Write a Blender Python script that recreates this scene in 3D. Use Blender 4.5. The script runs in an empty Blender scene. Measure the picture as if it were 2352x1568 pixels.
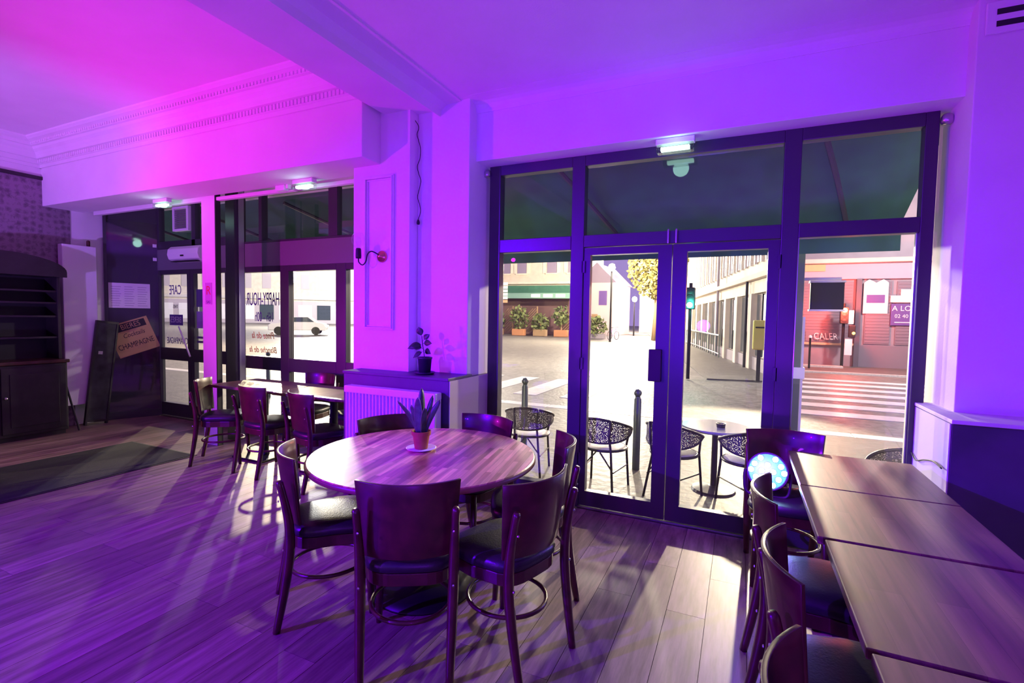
import bpy, bmesh, math, random
from math import sin, cos, pi, radians, sqrt, atan2
from mathutils import Vector, Matrix
random.seed(7)
C = bpy.context.scene.collection
scn = bpy.context.scene

# ------------------------------------------------------------------ camera
yaw, pit, rol = 0.434946, -0.0500570, -0.0171071
Mc = Matrix.Rotation(yaw, 3, 'Z') @ Matrix.Rotation(pit, 3, 'X') @ Matrix.Rotation(rol, 3, 'Y')
right, fwd, up = Mc.col[0], Mc.col[1], Mc.col[2]
cam = bpy.data.objects.new('camera', bpy.data.cameras.new('camera'))
C.objects.link(cam)
cm = Matrix((right, up, -fwd)).transposed().to_4x4()
cm.translation = Vector((0, 0, 1.5))
cam.matrix_world = cm
cam.data.sensor_width = 36.0
cam.data.lens = 17.3466
cam.data.clip_start = 0.05
cam.data.clip_end = 500
scn.camera = cam

# ------------------------------------------------------------------ world, exposure
w = bpy.data.worlds.new('night_sky'); scn.world = w; w.use_nodes = True
w.node_tree.nodes['Background'].inputs[0].default_value = (0.50, 0.34, 0.80, 1)
w.node_tree.nodes['Background'].inputs[1].default_value = 0.85
scn.view_settings.view_transform = 'Standard'
scn.view_settings.look = 'None'
scn.view_settings.gamma = 1.0
scn.view_settings.exposure = 0.0
scn.view_settings.use_curve_mapping = False

# ------------------------------------------------------------------ lights
def spot(name, loc, tgt, power, col, size=60, blend=0.5, rad=0.05):
    l = bpy.data.lights.new(name, 'SPOT'); l.energy = power; l.color = col
    l.spot_size = radians(size); l.spot_blend = blend; l.shadow_soft_size = rad
    o = bpy.data.objects.new(name, l); C.objects.link(o); o.location = loc
    o.rotation_euler = (Vector(tgt) - Vector(loc)).to_track_quat('-Z', 'Y').to_euler()
    return o
def point(name, loc, power, col, rad=0.1):
    l = bpy.data.lights.new(name, 'POINT'); l.energy = power; l.color = col; l.shadow_soft_size = rad
    o = bpy.data.objects.new(name, l); C.objects.link(o); o.location = loc
    return o
# unseen stage lights behind and beside the camera, with added violet fills
spot('magenta_stage_light', (-6.0, 0.6, 1.2), (-3.7, 3.3, 2.2), 340, (0.95, 0.012, 1.0), 95, 0.8, 0.02)
spot('violet_stage_light', (-3.0, -3.0, 0.3), (-0.2, 2.6, 3.4), 270, (0.25, 0.004, 1.0), 95, 0.9, 0.06)
spot('ceiling_violet_fill', (0.6, -1.0, 0.5), (-0.3, 1.6, 3.2), 330, (0.24, 0.004, 1.0), 120, 0.9, 0.05)  # extra uplight added to brighten the right-hand ceiling
spot('pink_stage_light', (-4.6, -2.4, 0.4), (-5.2, 1.4, 3.5), 420, (1.0, 0.03, 0.65), 60, 0.8, 0.06)
spot('lavender_stage_light', (-5.2, -1.6, 0.5), (-7.4, 2.4, 3.4), 1000, (0.36, 0.15, 1.0), 60, 0.8, 0.06)
spot('blue_stage_light', (-0.6, -1.6, 1.4), (-0.9, 3.7, 1.9), 620, (0.05, 0.001, 1.0), 50, 0.9, 0.1)
spot('floor_violet_fill', (-4.8, -2.8, 2.8), (-2.5, 1.2, 0.0), 4200, (0.12, 0.0, 1.0), 74, 0.9, 0.035)  # added high in the room to turn the floor violet, no fixture
# street lamps, and added fills for the road and the far buildings
WARM = (1.0, 0.80, 0.55)
spot('street_lamp_light', (0.45, 15.6, 4.45), (-0.5, 4.0, 0.2), 7600, WARM, 48, 0.3, 0.10)
point('street_lamp_light_west', (-21.0, 17.5, 5.6), 8500, (1.0, 0.80, 0.50), 0.15)
point('street_lamp_light_far', (-8.4, 35.0, 5.6), 16000, (1.0, 0.84, 0.62), 0.3)
point('street_lamp_light_north', (-14.2, 58.0, 8.0), 30000, (1.0, 0.88, 0.72), 0.4)
point('street_lamp_light_low', (-9.8, 49.6, 3.9), 5000, (1.0, 0.85, 0.85), 0.2)
point('white_building_fill', (-46.0, 44.0, 9.0), 42000, (1.0, 0.94, 0.86), 0.4)  # added fill to whiten the view through the left shop front
point('grey_shop_fill', (6.0, 17.0, 5.0), 2300, (1.0, 0.82, 0.80), 0.3)  # added to light the grey shop, no lamp stands here
point('street_fill', (-9.0, 16.0, 4.2), 3000, (1.0, 0.86, 0.66), 0.3)  # added fill over the open road, belongs to no shop

# ------------------------------------------------------------------ materials
def mat(name, col, rough=0.6, metal=0.0, spec=0.5, emit=None, estr=0.0, noise=0.0, nscale=20, bump=0.0, bscale=60, coat=0.0):
    m = bpy.data.materials.new(name); m.use_nodes = True
    nt = m.node_tree; b = nt.nodes['Principled BSDF']
    b.inputs['Base Color'].default_value = (*col, 1)
    b.inputs['Roughness'].default_value = rough; b.inputs['Metallic'].default_value = metal
    b.inputs['Specular IOR Level'].default_value = spec
    b.inputs['Coat Weight'].default_value = coat
    tc = nt.nodes.new('ShaderNodeTexCoord')
    if noise:
        n = nt.nodes.new('ShaderNodeTexNoise'); n.inputs['Scale'].default_value = nscale; n.inputs['Detail'].default_value = 4
        nt.links.new(tc.outputs['Object'], n.inputs['Vector'])
        r = nt.nodes.new('ShaderNodeValToRGB'); r.color_ramp.elements[0].position = 0.3; r.color_ramp.elements[1].position = 0.7
        r.color_ramp.elements[0].color = (*[c * (1 - noise) for c in col], 1)
        r.color_ramp.elements[1].color = (*[min(1, c * (1 + noise)) for c in col], 1)
        nt.links.new(n.outputs['Fac'], r.inputs['Fac']); nt.links.new(r.outputs['Color'], b.inputs['Base Color'])
    if bump:
        n2 = nt.nodes.new('ShaderNodeTexNoise'); n2.inputs['Scale'].default_value = bscale; n2.inputs['Detail'].default_value = 3
        nt.links.new(tc.outputs['Object'], n2.inputs['Vector'])
        bp = nt.nodes.new('ShaderNodeBump'); bp.inputs['Strength'].default_value = bump; bp.inputs['Distance'].default_value = 0.02
        nt.links.new(n2.outputs['Fac'], bp.inputs['Height']); nt.links.new(bp.outputs['Normal'], b.inputs['Normal'])
    if emit:
        b.inputs['Emission Color'].default_value = (*emit, 1); b.inputs['Emission Strength'].default_value = estr
    return m
def glass(name, tint=(0.96, 0.98, 0.97), refl=1.0, rough=0.0):
    m = bpy.data.materials.new(name); m.use_nodes = True; nt = m.node_tree
    for n in list(nt.nodes):
        if n.type != 'OUTPUT_MATERIAL': nt.nodes.remove(n)
    out = [n for n in nt.nodes if n.type == 'OUTPUT_MATERIAL'][0]
    t = nt.nodes.new('ShaderNodeBsdfTransparent'); t.inputs[0].default_value = (*tint, 1)
    g = nt.nodes.new('ShaderNodeBsdfGlossy'); g.inputs['Roughness'].default_value = rough
    g.inputs[0].default_value = (refl, refl, refl, 1)
    f = nt.nodes.new('ShaderNodeFresnel'); f.inputs['IOR'].default_value = 1.5
    ge = nt.nodes.new('ShaderNodeNewGeometry'); ma = nt.nodes.new('ShaderNodeMath'); ma.operation = 'MULTIPLY_ADD'
    ma.inputs[1].default_value = -0.83333; ma.inputs[2].default_value = 1.5
    nt.links.new(ge.outputs['Backfacing'], ma.inputs[0]); nt.links.new(ma.outputs[0], f.inputs['IOR'])
    mx = nt.nodes.new('ShaderNodeMixShader')
    nt.links.new(f.outputs[0], mx.inputs[0]); nt.links.new(t.outputs[0], mx.inputs[1]); nt.links.new(g.outputs[0], mx.inputs[2])
    nt.links.new(mx.outputs[0], out.inputs[0])
    return m
def staves(name, c1, c2, rough, rw=0.028, bw=0.42, axis=0, rot=0.0, coat=0.3):
    """butcher-block wood: narrow staves in the top, a brick pattern of two browns with grain"""
    m = bpy.data.materials.new(name); m.use_nodes = True; nt = m.node_tree; b = nt.nodes['Principled BSDF']
    tc = nt.nodes.new('ShaderNodeTexCoord'); mp = nt.nodes.new('ShaderNodeMapping')
    mp.inputs['Rotation'].default_value = (0, 0, rot)
    nt.links.new(tc.outputs['Object'], mp.inputs['Vector'])
    br = nt.nodes.new('ShaderNodeTexBrick'); br.inputs['Scale'].default_value = 1
    br.inputs['Color1'].default_value = (*c1, 1); br.inputs['Color2'].default_value = (*c2, 1)
    br.inputs['Mortar'].default_value = (*[c * 0.8 for c in c2], 1)
    br.inputs['Mortar Size'].default_value = 0.0006; br.inputs['Brick Width'].default_value = bw; br.inputs['Row Height'].default_value = rw
    nt.links.new(mp.outputs[0], br.inputs['Vector'])
    mp2 = nt.nodes.new('ShaderNodeMapping'); mp2.inputs['Scale'].default_value = (2.5, 34, 34); mp2.inputs['Rotation'].default_value = (0, 0, rot)
    mp2.inputs['Rotation'].default_value = (0, 0, 0)
    nt.links.new(mp.outputs[0], mp2.inputs['Vector'])
    n = nt.nodes.new('ShaderNodeTexNoise'); n.inputs['Scale'].default_value = 1.0; n.inputs['Detail'].default_value = 6
    nt.links.new(mp2.outputs[0], n.inputs['Vector'])
    mx = nt.nodes.new('ShaderNodeMixRGB'); mx.blend_type = 'MULTIPLY'; mx.inputs[0].default_value = 0.75
    rp = nt.nodes.new('ShaderNodeValToRGB'); rp.color_ramp.elements[0].color = (0.6, 0.6, 0.6, 1); rp.color_ramp.elements[1].color = (1.4, 1.4, 1.4, 1)
    rp.color_ramp.elements[0].position = 0.35; rp.color_ramp.elements[1].position = 0.65
    nt.links.new(n.outputs['Fac'], rp.inputs[0]); nt.links.new(br.outputs['Color'], mx.inputs[1]); nt.links.new(rp.outputs[0], mx.inputs[2])
    nt.links.new(mx.outputs[0], b.inputs['Base Color'])
    b.inputs['Roughness'].default_value = rough; b.inputs['Coat Weight'].default_value = coat; b.inputs['Coat Roughness'].default_value = 0.25
    return m
def plank_mat():
    m = bpy.data.materials.new('floor_oak'); m.use_nodes = True; nt = m.node_tree; b = nt.nodes['Principled BSDF']
    tc = nt.nodes.new('ShaderNodeTexCoord'); oi = nt.nodes.new('ShaderNodeObjectInfo')
    add = nt.nodes.new('ShaderNodeVectorMath'); add.operation = 'ADD'
    sc = nt.nodes.new('ShaderNodeVectorMath'); sc.operation = 'MULTIPLY'; sc.inputs[1].default_value = (14, 1.2, 1)
    nt.links.new(tc.outputs['Object'], sc.inputs[0]); nt.links.new(sc.outputs[0], add.inputs[0]); nt.links.new(oi.outputs['Location'], add.inputs[1])
    n = nt.nodes.new('ShaderNodeTexNoise'); n.inputs['Scale'].default_value = 1.6; n.inputs['Detail'].default_value = 6; n.inputs['Roughness'].default_value = 0.65
    nt.links.new(add.outputs[0], n.inputs['Vector'])
    r = nt.nodes.new('ShaderNodeValToRGB'); r.color_ramp.elements[0].position = 0.32; r.color_ramp.elements[1].position = 0.68
    r.color_ramp.elements[0].color = (0.12, 0.075, 0.058, 1); r.color_ramp.elements[1].color = (0.35, 0.245, 0.19, 1)
    nt.links.new(n.outputs['Fac'], r.inputs[0])
    hs = nt.nodes.new('ShaderNodeHueSaturation')
    mr = nt.nodes.new('ShaderNodeMapRange'); mr.inputs['To Min'].default_value = 0.72; mr.inputs['To Max'].default_value = 1.15
    nt.links.new(oi.outputs['Random'], mr.inputs['Value']); nt.links.new(mr.outputs[0], hs.inputs['Value']); nt.links.new(r.outputs[0], hs.inputs['Color'])
    nt.links.new(hs.outputs[0], b.inputs['Base Color'])
    b.inputs['Roughness'].default_value = 0.42; b.inputs['Specular IOR Level'].default_value = 0.4
    return m
def damask():
    m = bpy.data.materials.new('patterned_wallpaper'); m.use_nodes = True; nt = m.node_tree; b = nt.nodes['Principled BSDF']
    tc = nt.nodes.new('ShaderNodeTexCoord')
    v = nt.nodes.new('ShaderNodeTexVoronoi'); v.inputs['Scale'].default_value = 14; v.inputs['Randomness'].default_value = 0.35
    v.feature = 'F1'; nt.links.new(tc.outputs['Object'], v.inputs['Vector'])
    wv = nt.nodes.new('ShaderNodeTexNoise'); wv.inputs['Scale'].default_value = 16; wv.inputs['Detail'].default_value = 3; wv.inputs['Distortion'].default_value = 2.5
    nt.links.new(tc.outputs['Object'], wv.inputs['Vector'])
    mx = nt.nodes.new('ShaderNodeMath'); mx.operation = 'MULTIPLY'; nt.links.new(v.outputs['Distance'], mx.inputs[0]); nt.links.new(wv.outputs['Fac'], mx.inputs[1])
    r = nt.nodes.new('ShaderNodeValToRGB'); r.color_ramp.elements[0].color = (0.13, 0.10, 0.12, 1); r.color_ramp.elements[1].color = (0.26, 0.20, 0.24, 1)
    r.color_ramp.elements[0].position = 0.10; r.color_ramp.elements[1].position = 0.28
    nt.links.new(mx.outputs[0], r.inputs[0]); nt.links.new(r.outputs[0], b.inputs['Base Color']); b.inputs['Roughness'].default_value = 0.7
    return m
PAINT = mat('white_wall_paint', (0.80, 0.78, 0.78), 0.65, noise=0.03, nscale=3, bump=0.05, bscale=90)
DARKP = mat('dark_wainscot_paint', (0.075, 0.065, 0.11), 0.5, noise=0.1, nscale=6)
FRAME = mat('black_lacquered_frame', (0.045, 0.045, 0.05), 0.35)
PANEL = mat('dark_fascia_panel', (0.16, 0.15, 0.17), 0.5)
GLASS = glass('window_glass')
SIDEG = mat('smoked_side_glass', (0.035, 0.035, 0.045), 0.04, spec=1.0, coat=0.6)
OAK = plank_mat()
GAP = mat('dark_subfloor', (0.05, 0.035, 0.03), 0.8)
TOP = staves('stave_table_wood', (0.85, 0.46, 0.26), (0.30, 0.11, 0.06), 0.34, rot=radians(-100))
TOP2 = staves('wide_stave_table_wood', (0.20, 0.10, 0.075), (0.12, 0.055, 0.04), 0.38, rw=0.075, bw=2.4, rot=radians(90), coat=0.15)
WOOD = mat('dark_stained_beech', (0.060, 0.016, 0.011), 0.33, noise=0.35, nscale=14, coat=0.3)
EDGE = mat('table_edge_wood', (0.20, 0.09, 0.05), 0.4)
VINYL = mat('black_vinyl', (0.02, 0.022, 0.02), 0.38, bump=0.08, bscale=120)
METAL = mat('brushed_steel', (0.55, 0.55, 0.56), 0.3, 1.0)
IRON = mat('black_cast_iron', (0.02, 0.02, 0.022), 0.45, 0.6)
WHITE = mat('white_enamel', (0.82, 0.82, 0.82), 0.35)
PAPER = mat('printed_paper', (0.78, 0.76, 0.76), 0.7)
INK = mat('purple_window_lettering', (0.10, 0.04, 0.28), 0.6)
DINK = mat('dark_ink', (0.03, 0.03, 0.035), 0.6)
OINK = mat('orange_chalk_lettering', (0.75, 0.33, 0.12), 0.6)
RED = mat('red_print', (0.75, 0.03, 0.08), 0.5)
YEL = mat('yellow_reflection', (0.62, 0.45, 0.18), 0.55)  # yellow of the reflection painted on the side glass
BLACK = mat('matt_black', (0.015, 0.015, 0.017), 0.6)
MATT = mat('black_coir_mat', (0.012, 0.011, 0.013), 0.95, bump=0.6, bscale=300)
TERRA = mat('terracotta', (0.42, 0.12, 0.05), 0.7, noise=0.15, nscale=15)
CERAM = mat('dark_glazed_pot', (0.03, 0.025, 0.05), 0.3)
SOIL = mat('potting_soil', (0.03, 0.02, 0.015), 0.95, bump=0.5, bscale=80)
LEAF = mat('snake_plant_leaf', (0.035, 0.10, 0.05), 0.45, noise=0.45, nscale=30)
LEAF2 = mat('dark_green_leaf', (0.03, 0.07, 0.035), 0.45, noise=0.3, nscale=20)
LEAFE = mat('pale_leaf_edge', (0.25, 0.32, 0.12), 0.5)
COPPER = mat('copper_rosette', (0.72, 0.30, 0.20), 0.3, 0.9)
CLEAR = glass('clear_lamp_glass', (0.97, 0.97, 0.97))
DRES = mat('blackened_dresser_wood', (0.022, 0.018, 0.02), 0.4, noise=0.3, nscale=10)
CHALK = mat('worn_chalkboard', (0.035, 0.035, 0.04), 0.7, noise=0.6, nscale=7)
EXITM = mat('emergency_light_diffuser', (0.8, 0.9, 0.85), 0.4, emit=(0.55, 1.0, 0.82), estr=5.0)
EXITW = glass('frosted_housing', (0.8, 0.8, 0.8))
LEDM = mat('cyan_led_lens', (0.8, 1, 1), 0.3, emit=(0.45, 1.0, 1.0), estr=40.0)
AWN = mat('green_awning_canvas', (0.035, 0.13, 0.085), 0.8, noise=0.2, nscale=4)
ASPH = mat('wet_asphalt', (0.17, 0.155, 0.14), 0.5, spec=0.3, noise=0.38, nscale=7, bump=0.6, bscale=14)
PAVE = mat('wet_pavement', (0.13, 0.12, 0.11), 0.5, spec=0.25, noise=0.2, nscale=2.5, bump=0.4, bscale=10)
ZEBRA = mat('white_road_paint', (0.75, 0.73, 0.68), 0.3, noise=0.15, nscale=5)
KERB = mat('pale_granite', (0.60, 0.57, 0.52), 0.45, noise=0.15, nscale=20)
RENDER = mat('beige_render', (0.62, 0.53, 0.44), 0.85, noise=0.08, nscale=2)
STONE = mat('pale_limestone', (0.66, 0.60, 0.50), 0.85, noise=0.1, nscale=2)
GREYF = mat('grey_shop_front', (0.30, 0.26, 0.30), 0.55, noise=0.1, nscale=3)
SHUT = mat('grey_violet_shutter', (0.22, 0.18, 0.22), 0.6)
DGLS = mat('dark_shop_glass', (0.05, 0.07, 0.08), 0.1, spec=0.8)
CURT = mat('pale_window', (0.50, 0.44, 0.48), 0.4)
BOLL = mat('grey_green_bollard', (0.16, 0.20, 0.19), 0.3, 0.5)
RATT = mat('dark_bistro_frame', (0.035, 0.03, 0.035), 0.4)
SEATF = mat('pale_woven_seat', (0.55, 0.52, 0.50), 0.5, bump=0.4, bscale=150)
CANOPY = mat('autumn_foliage', (0.24, 0.21, 0.06), 0.8, noise=0.4, nscale=3)
BUSH = mat('terrace_foliage', (0.14, 0.17, 0.06), 0.8, noise=0.5, nscale=3)
TRELL = mat('trellis_wood', (0.34, 0.22, 0.12), 0.8)
POTB = mat('orange_planter', (0.50, 0.22, 0.10), 0.7)
CARW = mat('pale_car_paint', (0.7, 0.72, 0.76), 0.25, coat=0.6)
YELB = mat('yellow_letter_box', (0.62, 0.50, 0.10), 0.5)
LAMPM = mat('street_lamp_globe', (1, 0.95, 0.9), 0.4, emit=(1.0, 0.92, 0.85), estr=60)
REDL = mat('red_signal_lens', (1, 0.1, 0.08), 0.4, emit=(1.0, 0.10, 0.04), estr=90)
GRNL = mat('green_signal_lens', (0.1, 1, 0.7), 0.4, emit=(0.10, 1.0, 0.70), estr=60)
ORNL = mat('amber_signal_lens', (1, 0.5, 0.1), 0.4, emit=(1.0, 0.40, 0.05), estr=12)
PURS = mat('purple_sign', (0.14, 0.07, 0.30), 0.5)
WSIGN = mat('white_sign', (0.78, 0.76, 0.78), 0.5)

# woven mesh with real holes: a cut-out weave pattern on the bistro chair back
def weave():
    m = bpy.data.materials.new('open_weave_mesh'); m.use_nodes = True; nt = m.node_tree
    b = nt.nodes['Principled BSDF']; b.inputs['Base Color'].default_value = (0.09, 0.08, 0.085, 1); b.inputs['Roughness'].default_value = 0.5
    tc = nt.nodes.new('ShaderNodeTexCoord'); v = nt.nodes.new('ShaderNodeTexVoronoi'); v.inputs['Scale'].default_value = 110
    nt.links.new(tc.outputs['Object'], v.inputs['Vector'])
    mth = nt.nodes.new('ShaderNodeMath'); mth.operation = 'GREATER_THAN'; mth.inputs[1].default_value = 0.30
    nt.links.new(v.outputs['Distance'], mth.inputs[0])
    nt.links.new(mth.outputs[0], b.inputs['Alpha'])
    return m
WEAVE = weave()

# ------------------------------------------------------------------ mesh helpers
def nb(): return bmesh.new()
def box(bm, x0, x1, y0, y1, z0, z1, M=None):
    vs = [Vector((x, y, z)) for x in (x0, x1) for y in (y0, y1) for z in (z0, z1)]
    if M: vs = [M @ v for v in vs]
    v = [bm.verts.new(p) for p in vs]
    for f in ((0, 1, 3, 2), (4, 6, 7, 5), (0, 4, 5, 1), (2, 3, 7, 6), (0, 2, 6, 4), (1, 5, 7, 3)):
        bm.faces.new([v[i] for i in f])
    return bm
def tube(bm, pts, rad, n=8, closed=False, flat=1.0, upv=None):
    """sweep a round (or flattened) section along pts; rad may be a list"""
    P = [Vector(p) for p in pts]; k = len(P)
    R = rad if isinstance(rad, (list, tuple)) else [rad] * k
    rings = []; prev = None
    for i in range(k):
        if closed: t = P[(i + 1) % k] - P[i - 1]
        else: t = P[min(i + 1, k - 1)] - P[max(i - 1, 0)]
        t.normalize()
        a = upv if upv else (prev if prev is not None else (Vector((0, 0, 1)) if abs(t.z) < 0.9 else Vector((1, 0, 0))))
        a = Vector(a); s = t.cross(a)
        if s.length < 1e-5: s = t.cross(Vector((1, 0.1, 0)))
        s.normalize(); u = s.cross(t).normalized(); prev = u
        rings.append([bm.verts.new(P[i] + (s * cos(2 * pi * j / n) * flat + u * sin(2 * pi * j / n)) * R[i]) for j in range(n)])
    m = k if closed else k - 1
    for i in range(m):
        a, b = rings[i], rings[(i + 1) % k]
        for j in range(n):
            bm.faces.new((a[j], a[(j + 1) % n], b[(j + 1) % n], b[j]))
    if not closed:
        bm.faces.new(rings[0][::-1]); bm.faces.new(rings[-1])
    return bm
def lathe(bm, prof, c=(0, 0, 0), n=32, M=None):
    rings = []
    for r, z in prof:
        if r < 1e-6:
            p = Vector((c[0], c[1], c[2] + z)); rings.append([bm.verts.new(M @ p if M else p)])
        else:
            rg = []
            for j in range(n):
                p = Vector((c[0] + r * cos(2 * pi * j / n), c[1] + r * sin(2 * pi * j / n), c[2] + z))
                rg.append(bm.verts.new(M @ p if M else p))
            rings.append(rg)
    for a, b in zip(rings, rings[1:]):
        for j in range(n):
            if len(a) == 1 and len(b) == 1: continue
            if len(a) == 1: bm.faces.new((a[0], b[(j + 1) % n], b[j]))
            elif len(b) == 1: bm.faces.new((a[j], a[(j + 1) % n], b[0]))
            else: bm.faces.new((a[j], a[(j + 1) % n], b[(j + 1) % n], b[j]))
    return bm
def prism(bm, poly, z0, z1, M=None):
    n = len(poly)
    A = [Vector((x, y, z0)) for x, y in poly]; B = [Vector((x, y, z1)) for x, y in poly]
    if M: A = [M @ v for v in A]; B = [M @ v for v in B]
    A = [bm.verts.new(v) for v in A]; B = [bm.verts.new(v) for v in B]
    bm.faces.new(A[::-1]); bm.faces.new(B)
    for i in range(n): bm.faces.new((A[i], A[(i + 1) % n], B[(i + 1) % n], B[i]))
    return bm
def grid(bm, f, nu, nv, thick=None):
    """surface f(u,v)->Vector; with thick gives it a second skin"""
    V = [[bm.verts.new(f(i / nu, j / nv)) for j in range(nv + 1)] for i in range(nu + 1)]
    for i in range(nu):
        for j in range(nv): bm.faces.new((V[i][j], V[i + 1][j], V[i + 1][j + 1], V[i][j + 1]))
    return bm
def obj(name, bm, m, parent=None, smooth=False, bevel=0.0, seg=2, solid=0.0, sub=0):
    bmesh.ops.recalc_face_normals(bm, faces=bm.faces)
    me = bpy.data.meshes.new(name); bm.to_mesh(me); bm.free()
    o = bpy.data.objects.new(name, me); C.objects.link(o)
    if m: me.materials.append(m)
    if smooth:
        for p in me.polygons: p.use_smooth = True
    if solid:
        s = o.modifiers.new('solid', 'SOLIDIFY'); s.thickness = solid; s.offset = 0
    if bevel:
        b = o.modifiers.new('bevel', 'BEVEL'); b.width = bevel; b.segments = seg; b.limit_method = 'ANGLE'
    if sub:
        s = o.modifiers.new('sub', 'SUBSURF'); s.levels = sub; s.render_levels = sub
    if parent: o.parent = parent
    return o
def tag(o, label=None, cat=None, group=None, kind=None):
    if label: o['label'] = label
    if cat: o['category'] = cat
    if group: o['group'] = group
    if kind: o['kind'] = kind
    return o
def thing(name, label, cat, loc=(0, 0, 0), rz=0, group=None, kind=None):
    o = bpy.data.objects.new(name, None); C.objects.link(o); o.empty_display_size = 0.1
    o.location = loc; o.rotation_euler = (0, 0, rz)
    return tag(o, label, cat, group, kind)
def struct(name, bm=None, m=None, parent=None, **k):
    if bm is None:
        o = bpy.data.objects.new(name, None); C.objects.link(o)
    else: o = obj(name, bm, m, parent, **k)
    if not parent: o['kind'] = 'structure'
    return o
def dup(root, loc=None, rz=None, label=None):
    r = root.copy(); C.objects.link(r)
    if loc is not None: r.location = loc
    if rz is not None: r.rotation_euler = (0, 0, rz)
    if label: r['label'] = label
    for ch in list(root.children):
        c = ch.copy(); C.objects.link(c); c.parent = r
        for g in ch.children:
            d = g.copy(); C.objects.link(d); d.parent = c
    return r
def boxo(name, dims, m, parent=None, bevel=0.0, M=None):
    return obj(name, box(nb(), *dims, M=M), m, parent, bevel=bevel)
def text(name, s, size, M, m, parent, ext=0.0015, mirror=False, sx=1.0, align='CENTER', shear=0.0):
    c = bpy.data.curves.new(name, 'FONT'); c.body = s; c.size = size; c.extrude = ext
    c.align_x = align; c.align_y = 'CENTER'; c.shear = shear; c.resolution_u = 3
    t = bpy.data.objects.new(name, c); C.objects.link(t)
    dg = bpy.context.evaluated_depsgraph_get()
    me = bpy.data.meshes.new_from_object(t.evaluated_get(dg))
    bpy.data.objects.remove(t)
    me.transform(M @ Matrix.Diagonal((-sx if mirror else sx, 1, 1, 1)))
    if mirror: me.flip_normals()
    me.materials.clear(); me.materials.append(m)
    o = bpy.data.objects.new(name, me); C.objects.link(o)
    if parent: o.parent = parent
    return o
FACE = Matrix.Rotation(pi / 2, 4, 'X')                    # text upright, read from -Y
def at(x, y, z): return Matrix.Translation((x, y, z))
# ================================================================== SETTING
floor = struct('floor', box(nb(), -8.0, 3.3, -3.7, 3.9, -0.12, -0.010), GAP)
boxo('subfloor', (-8.0, -3.0, 3.9, 4.36, -0.12, -0.010), GAP, floor)
PW, PL = 0.187, 1.25
pm = box(nb(), -PW / 2 + .0012, PW / 2 - .0012, -PL / 2 + .001, PL / 2 - .001, -0.010, 0.0)
pk = obj('plank', pm, OAK, floor); pk.modifiers.clear()
first = True; rest = nb()
row = 0; x = -7.78
while x + PW < 3.2:
    xc = x + PW / 2
    ymax = 4.24 if xc < -3.0 else 3.70
    if xc > -3.0 and (xc < -1.95 or xc > 1.0): ymax = 3.09
    y = -0.35 - (row * 0.47) % 0.9
    ystart = y
    while y < ymax - 0.02:
        L = min(PL, ymax - y)
        o = pk if first else pk.copy()
        if not first: C.objects.link(o)
        o.parent = floor; o.location = (xc, y + L / 2, 0); o.scale = (1, L / PL, 1); first = False
        y += L
    y = -3.6
    while y < ystart - 0.02:
        L = min(PL, ystart - y)
        box(rest, x + .0012, x + PW - .0012, y + .001, y + L - .001, -0.010, 0); y += L
    x += PW; row += 1
tag(obj('plank_field', rest, OAK, floor), kind='stuff')

# ceilings and beams
struct('ceiling', box(nb(), -8.0, -2.5, -3.8, 4.45, 3.5, 3.7), PAINT)
struct('ceiling', box(nb(), -2.5, 3.4, -3.8, 3.95, 3.2, 3.7), PAINT)
struct('trim_1', box(nb(), -2.75, -2.27, -3.7, 3.50, 3.15, 3.5), PAINT, bevel=0.012)          # main beam
struct('trim_2', box(nb(), -7.9, -2.78, 3.1, 3.52, 2.75, 3.5), PAINT, bevel=0.006)            # beam over the left shop front
struct('trim_3', box(nb(), -7.9, -3.0, 3.52, 4.5, 2.97, 3.5), PAINT)
struct('trim_4', box(nb(), -2.0, 1.08, 3.54, 3.92, 2.745, 3.21), PAINT, bevel=0.004)          # lintel over the wide window
# cornices
def cornice(name, prof, p0, p1, out):
    """profile (outward offset, z) swept from p0 to p1; out = outward unit vector"""
    bm = nb(); A = []; B = []
    for d, z in prof:
        A.append(bm.verts.new((p0[0] + out[0] * d, p0[1] + out[1] * d, z)))
        B.append(bm.verts.new((p1[0] + out[0] * d, p1[1] + out[1] * d, z)))
    n = len(prof)
    for i in range(n): bm.faces.new((A[i], A[(i + 1) % n], B[(i + 1) % n], B[i]))
    bm.faces.new(A); bm.faces.new(B[::-1])
    return struct(name, bm, PAINT)
PR = [(0, 3.20), (0.018, 3.20), (0.022, 3.235), (0.035, 3.24), (0.04, 3.29), (0.065, 3.295), (0.075, 3.33), (0.09, 3.36),
      (0.115, 3.385), (0.125, 3.41), (0.15, 3.415), (0.155, 3.45), (0.19, 3.465), (0.215, 3.485), (0.22, 3.505), (0, 3.505)]
c1 = cornice('trim_5', PR, (-7.8, 3.1), (-2.75, 3.1), (0, -1))
bm = nb()
for i in range(118):
    xx = -7.76 + i * 0.0425
    box(bm, xx, xx + 0.024, 3.1 - 0.048, 3.1 - 0.035, 3.245, 3.287)
    box(bm, xx + .01, xx + 0.03, 3.1 - 0.163, 3.1 - 0.15, 3.42, 3.446)
tag(obj('dentil_row', bm, PAINT, c1), kind='stuff')
c2 = cornice('trim_6', PR, (-7.8, -3.6), (-7.8, 3.1), (1, 0))
c3 = cornice('trim_7', [(0, 3.42), (0.02, 3.42), (0.04, 3.47), (0.1, 3.505), (0, 3.505)], (-2.75, -3.6), (-2.75, 3.1), (-1, 0))
cornice('trim_8', [(0, 3.12), (0.006, 3.12), (0.012, 3.15), (0.03, 3.175), (0.06, 3.19), (0.10, 3.195), (0.16, 3.198), (0.16, 3.205), (0, 3.205)], (-1.99, 3.54), (1.07, 3.54), (0, -1))
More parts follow.
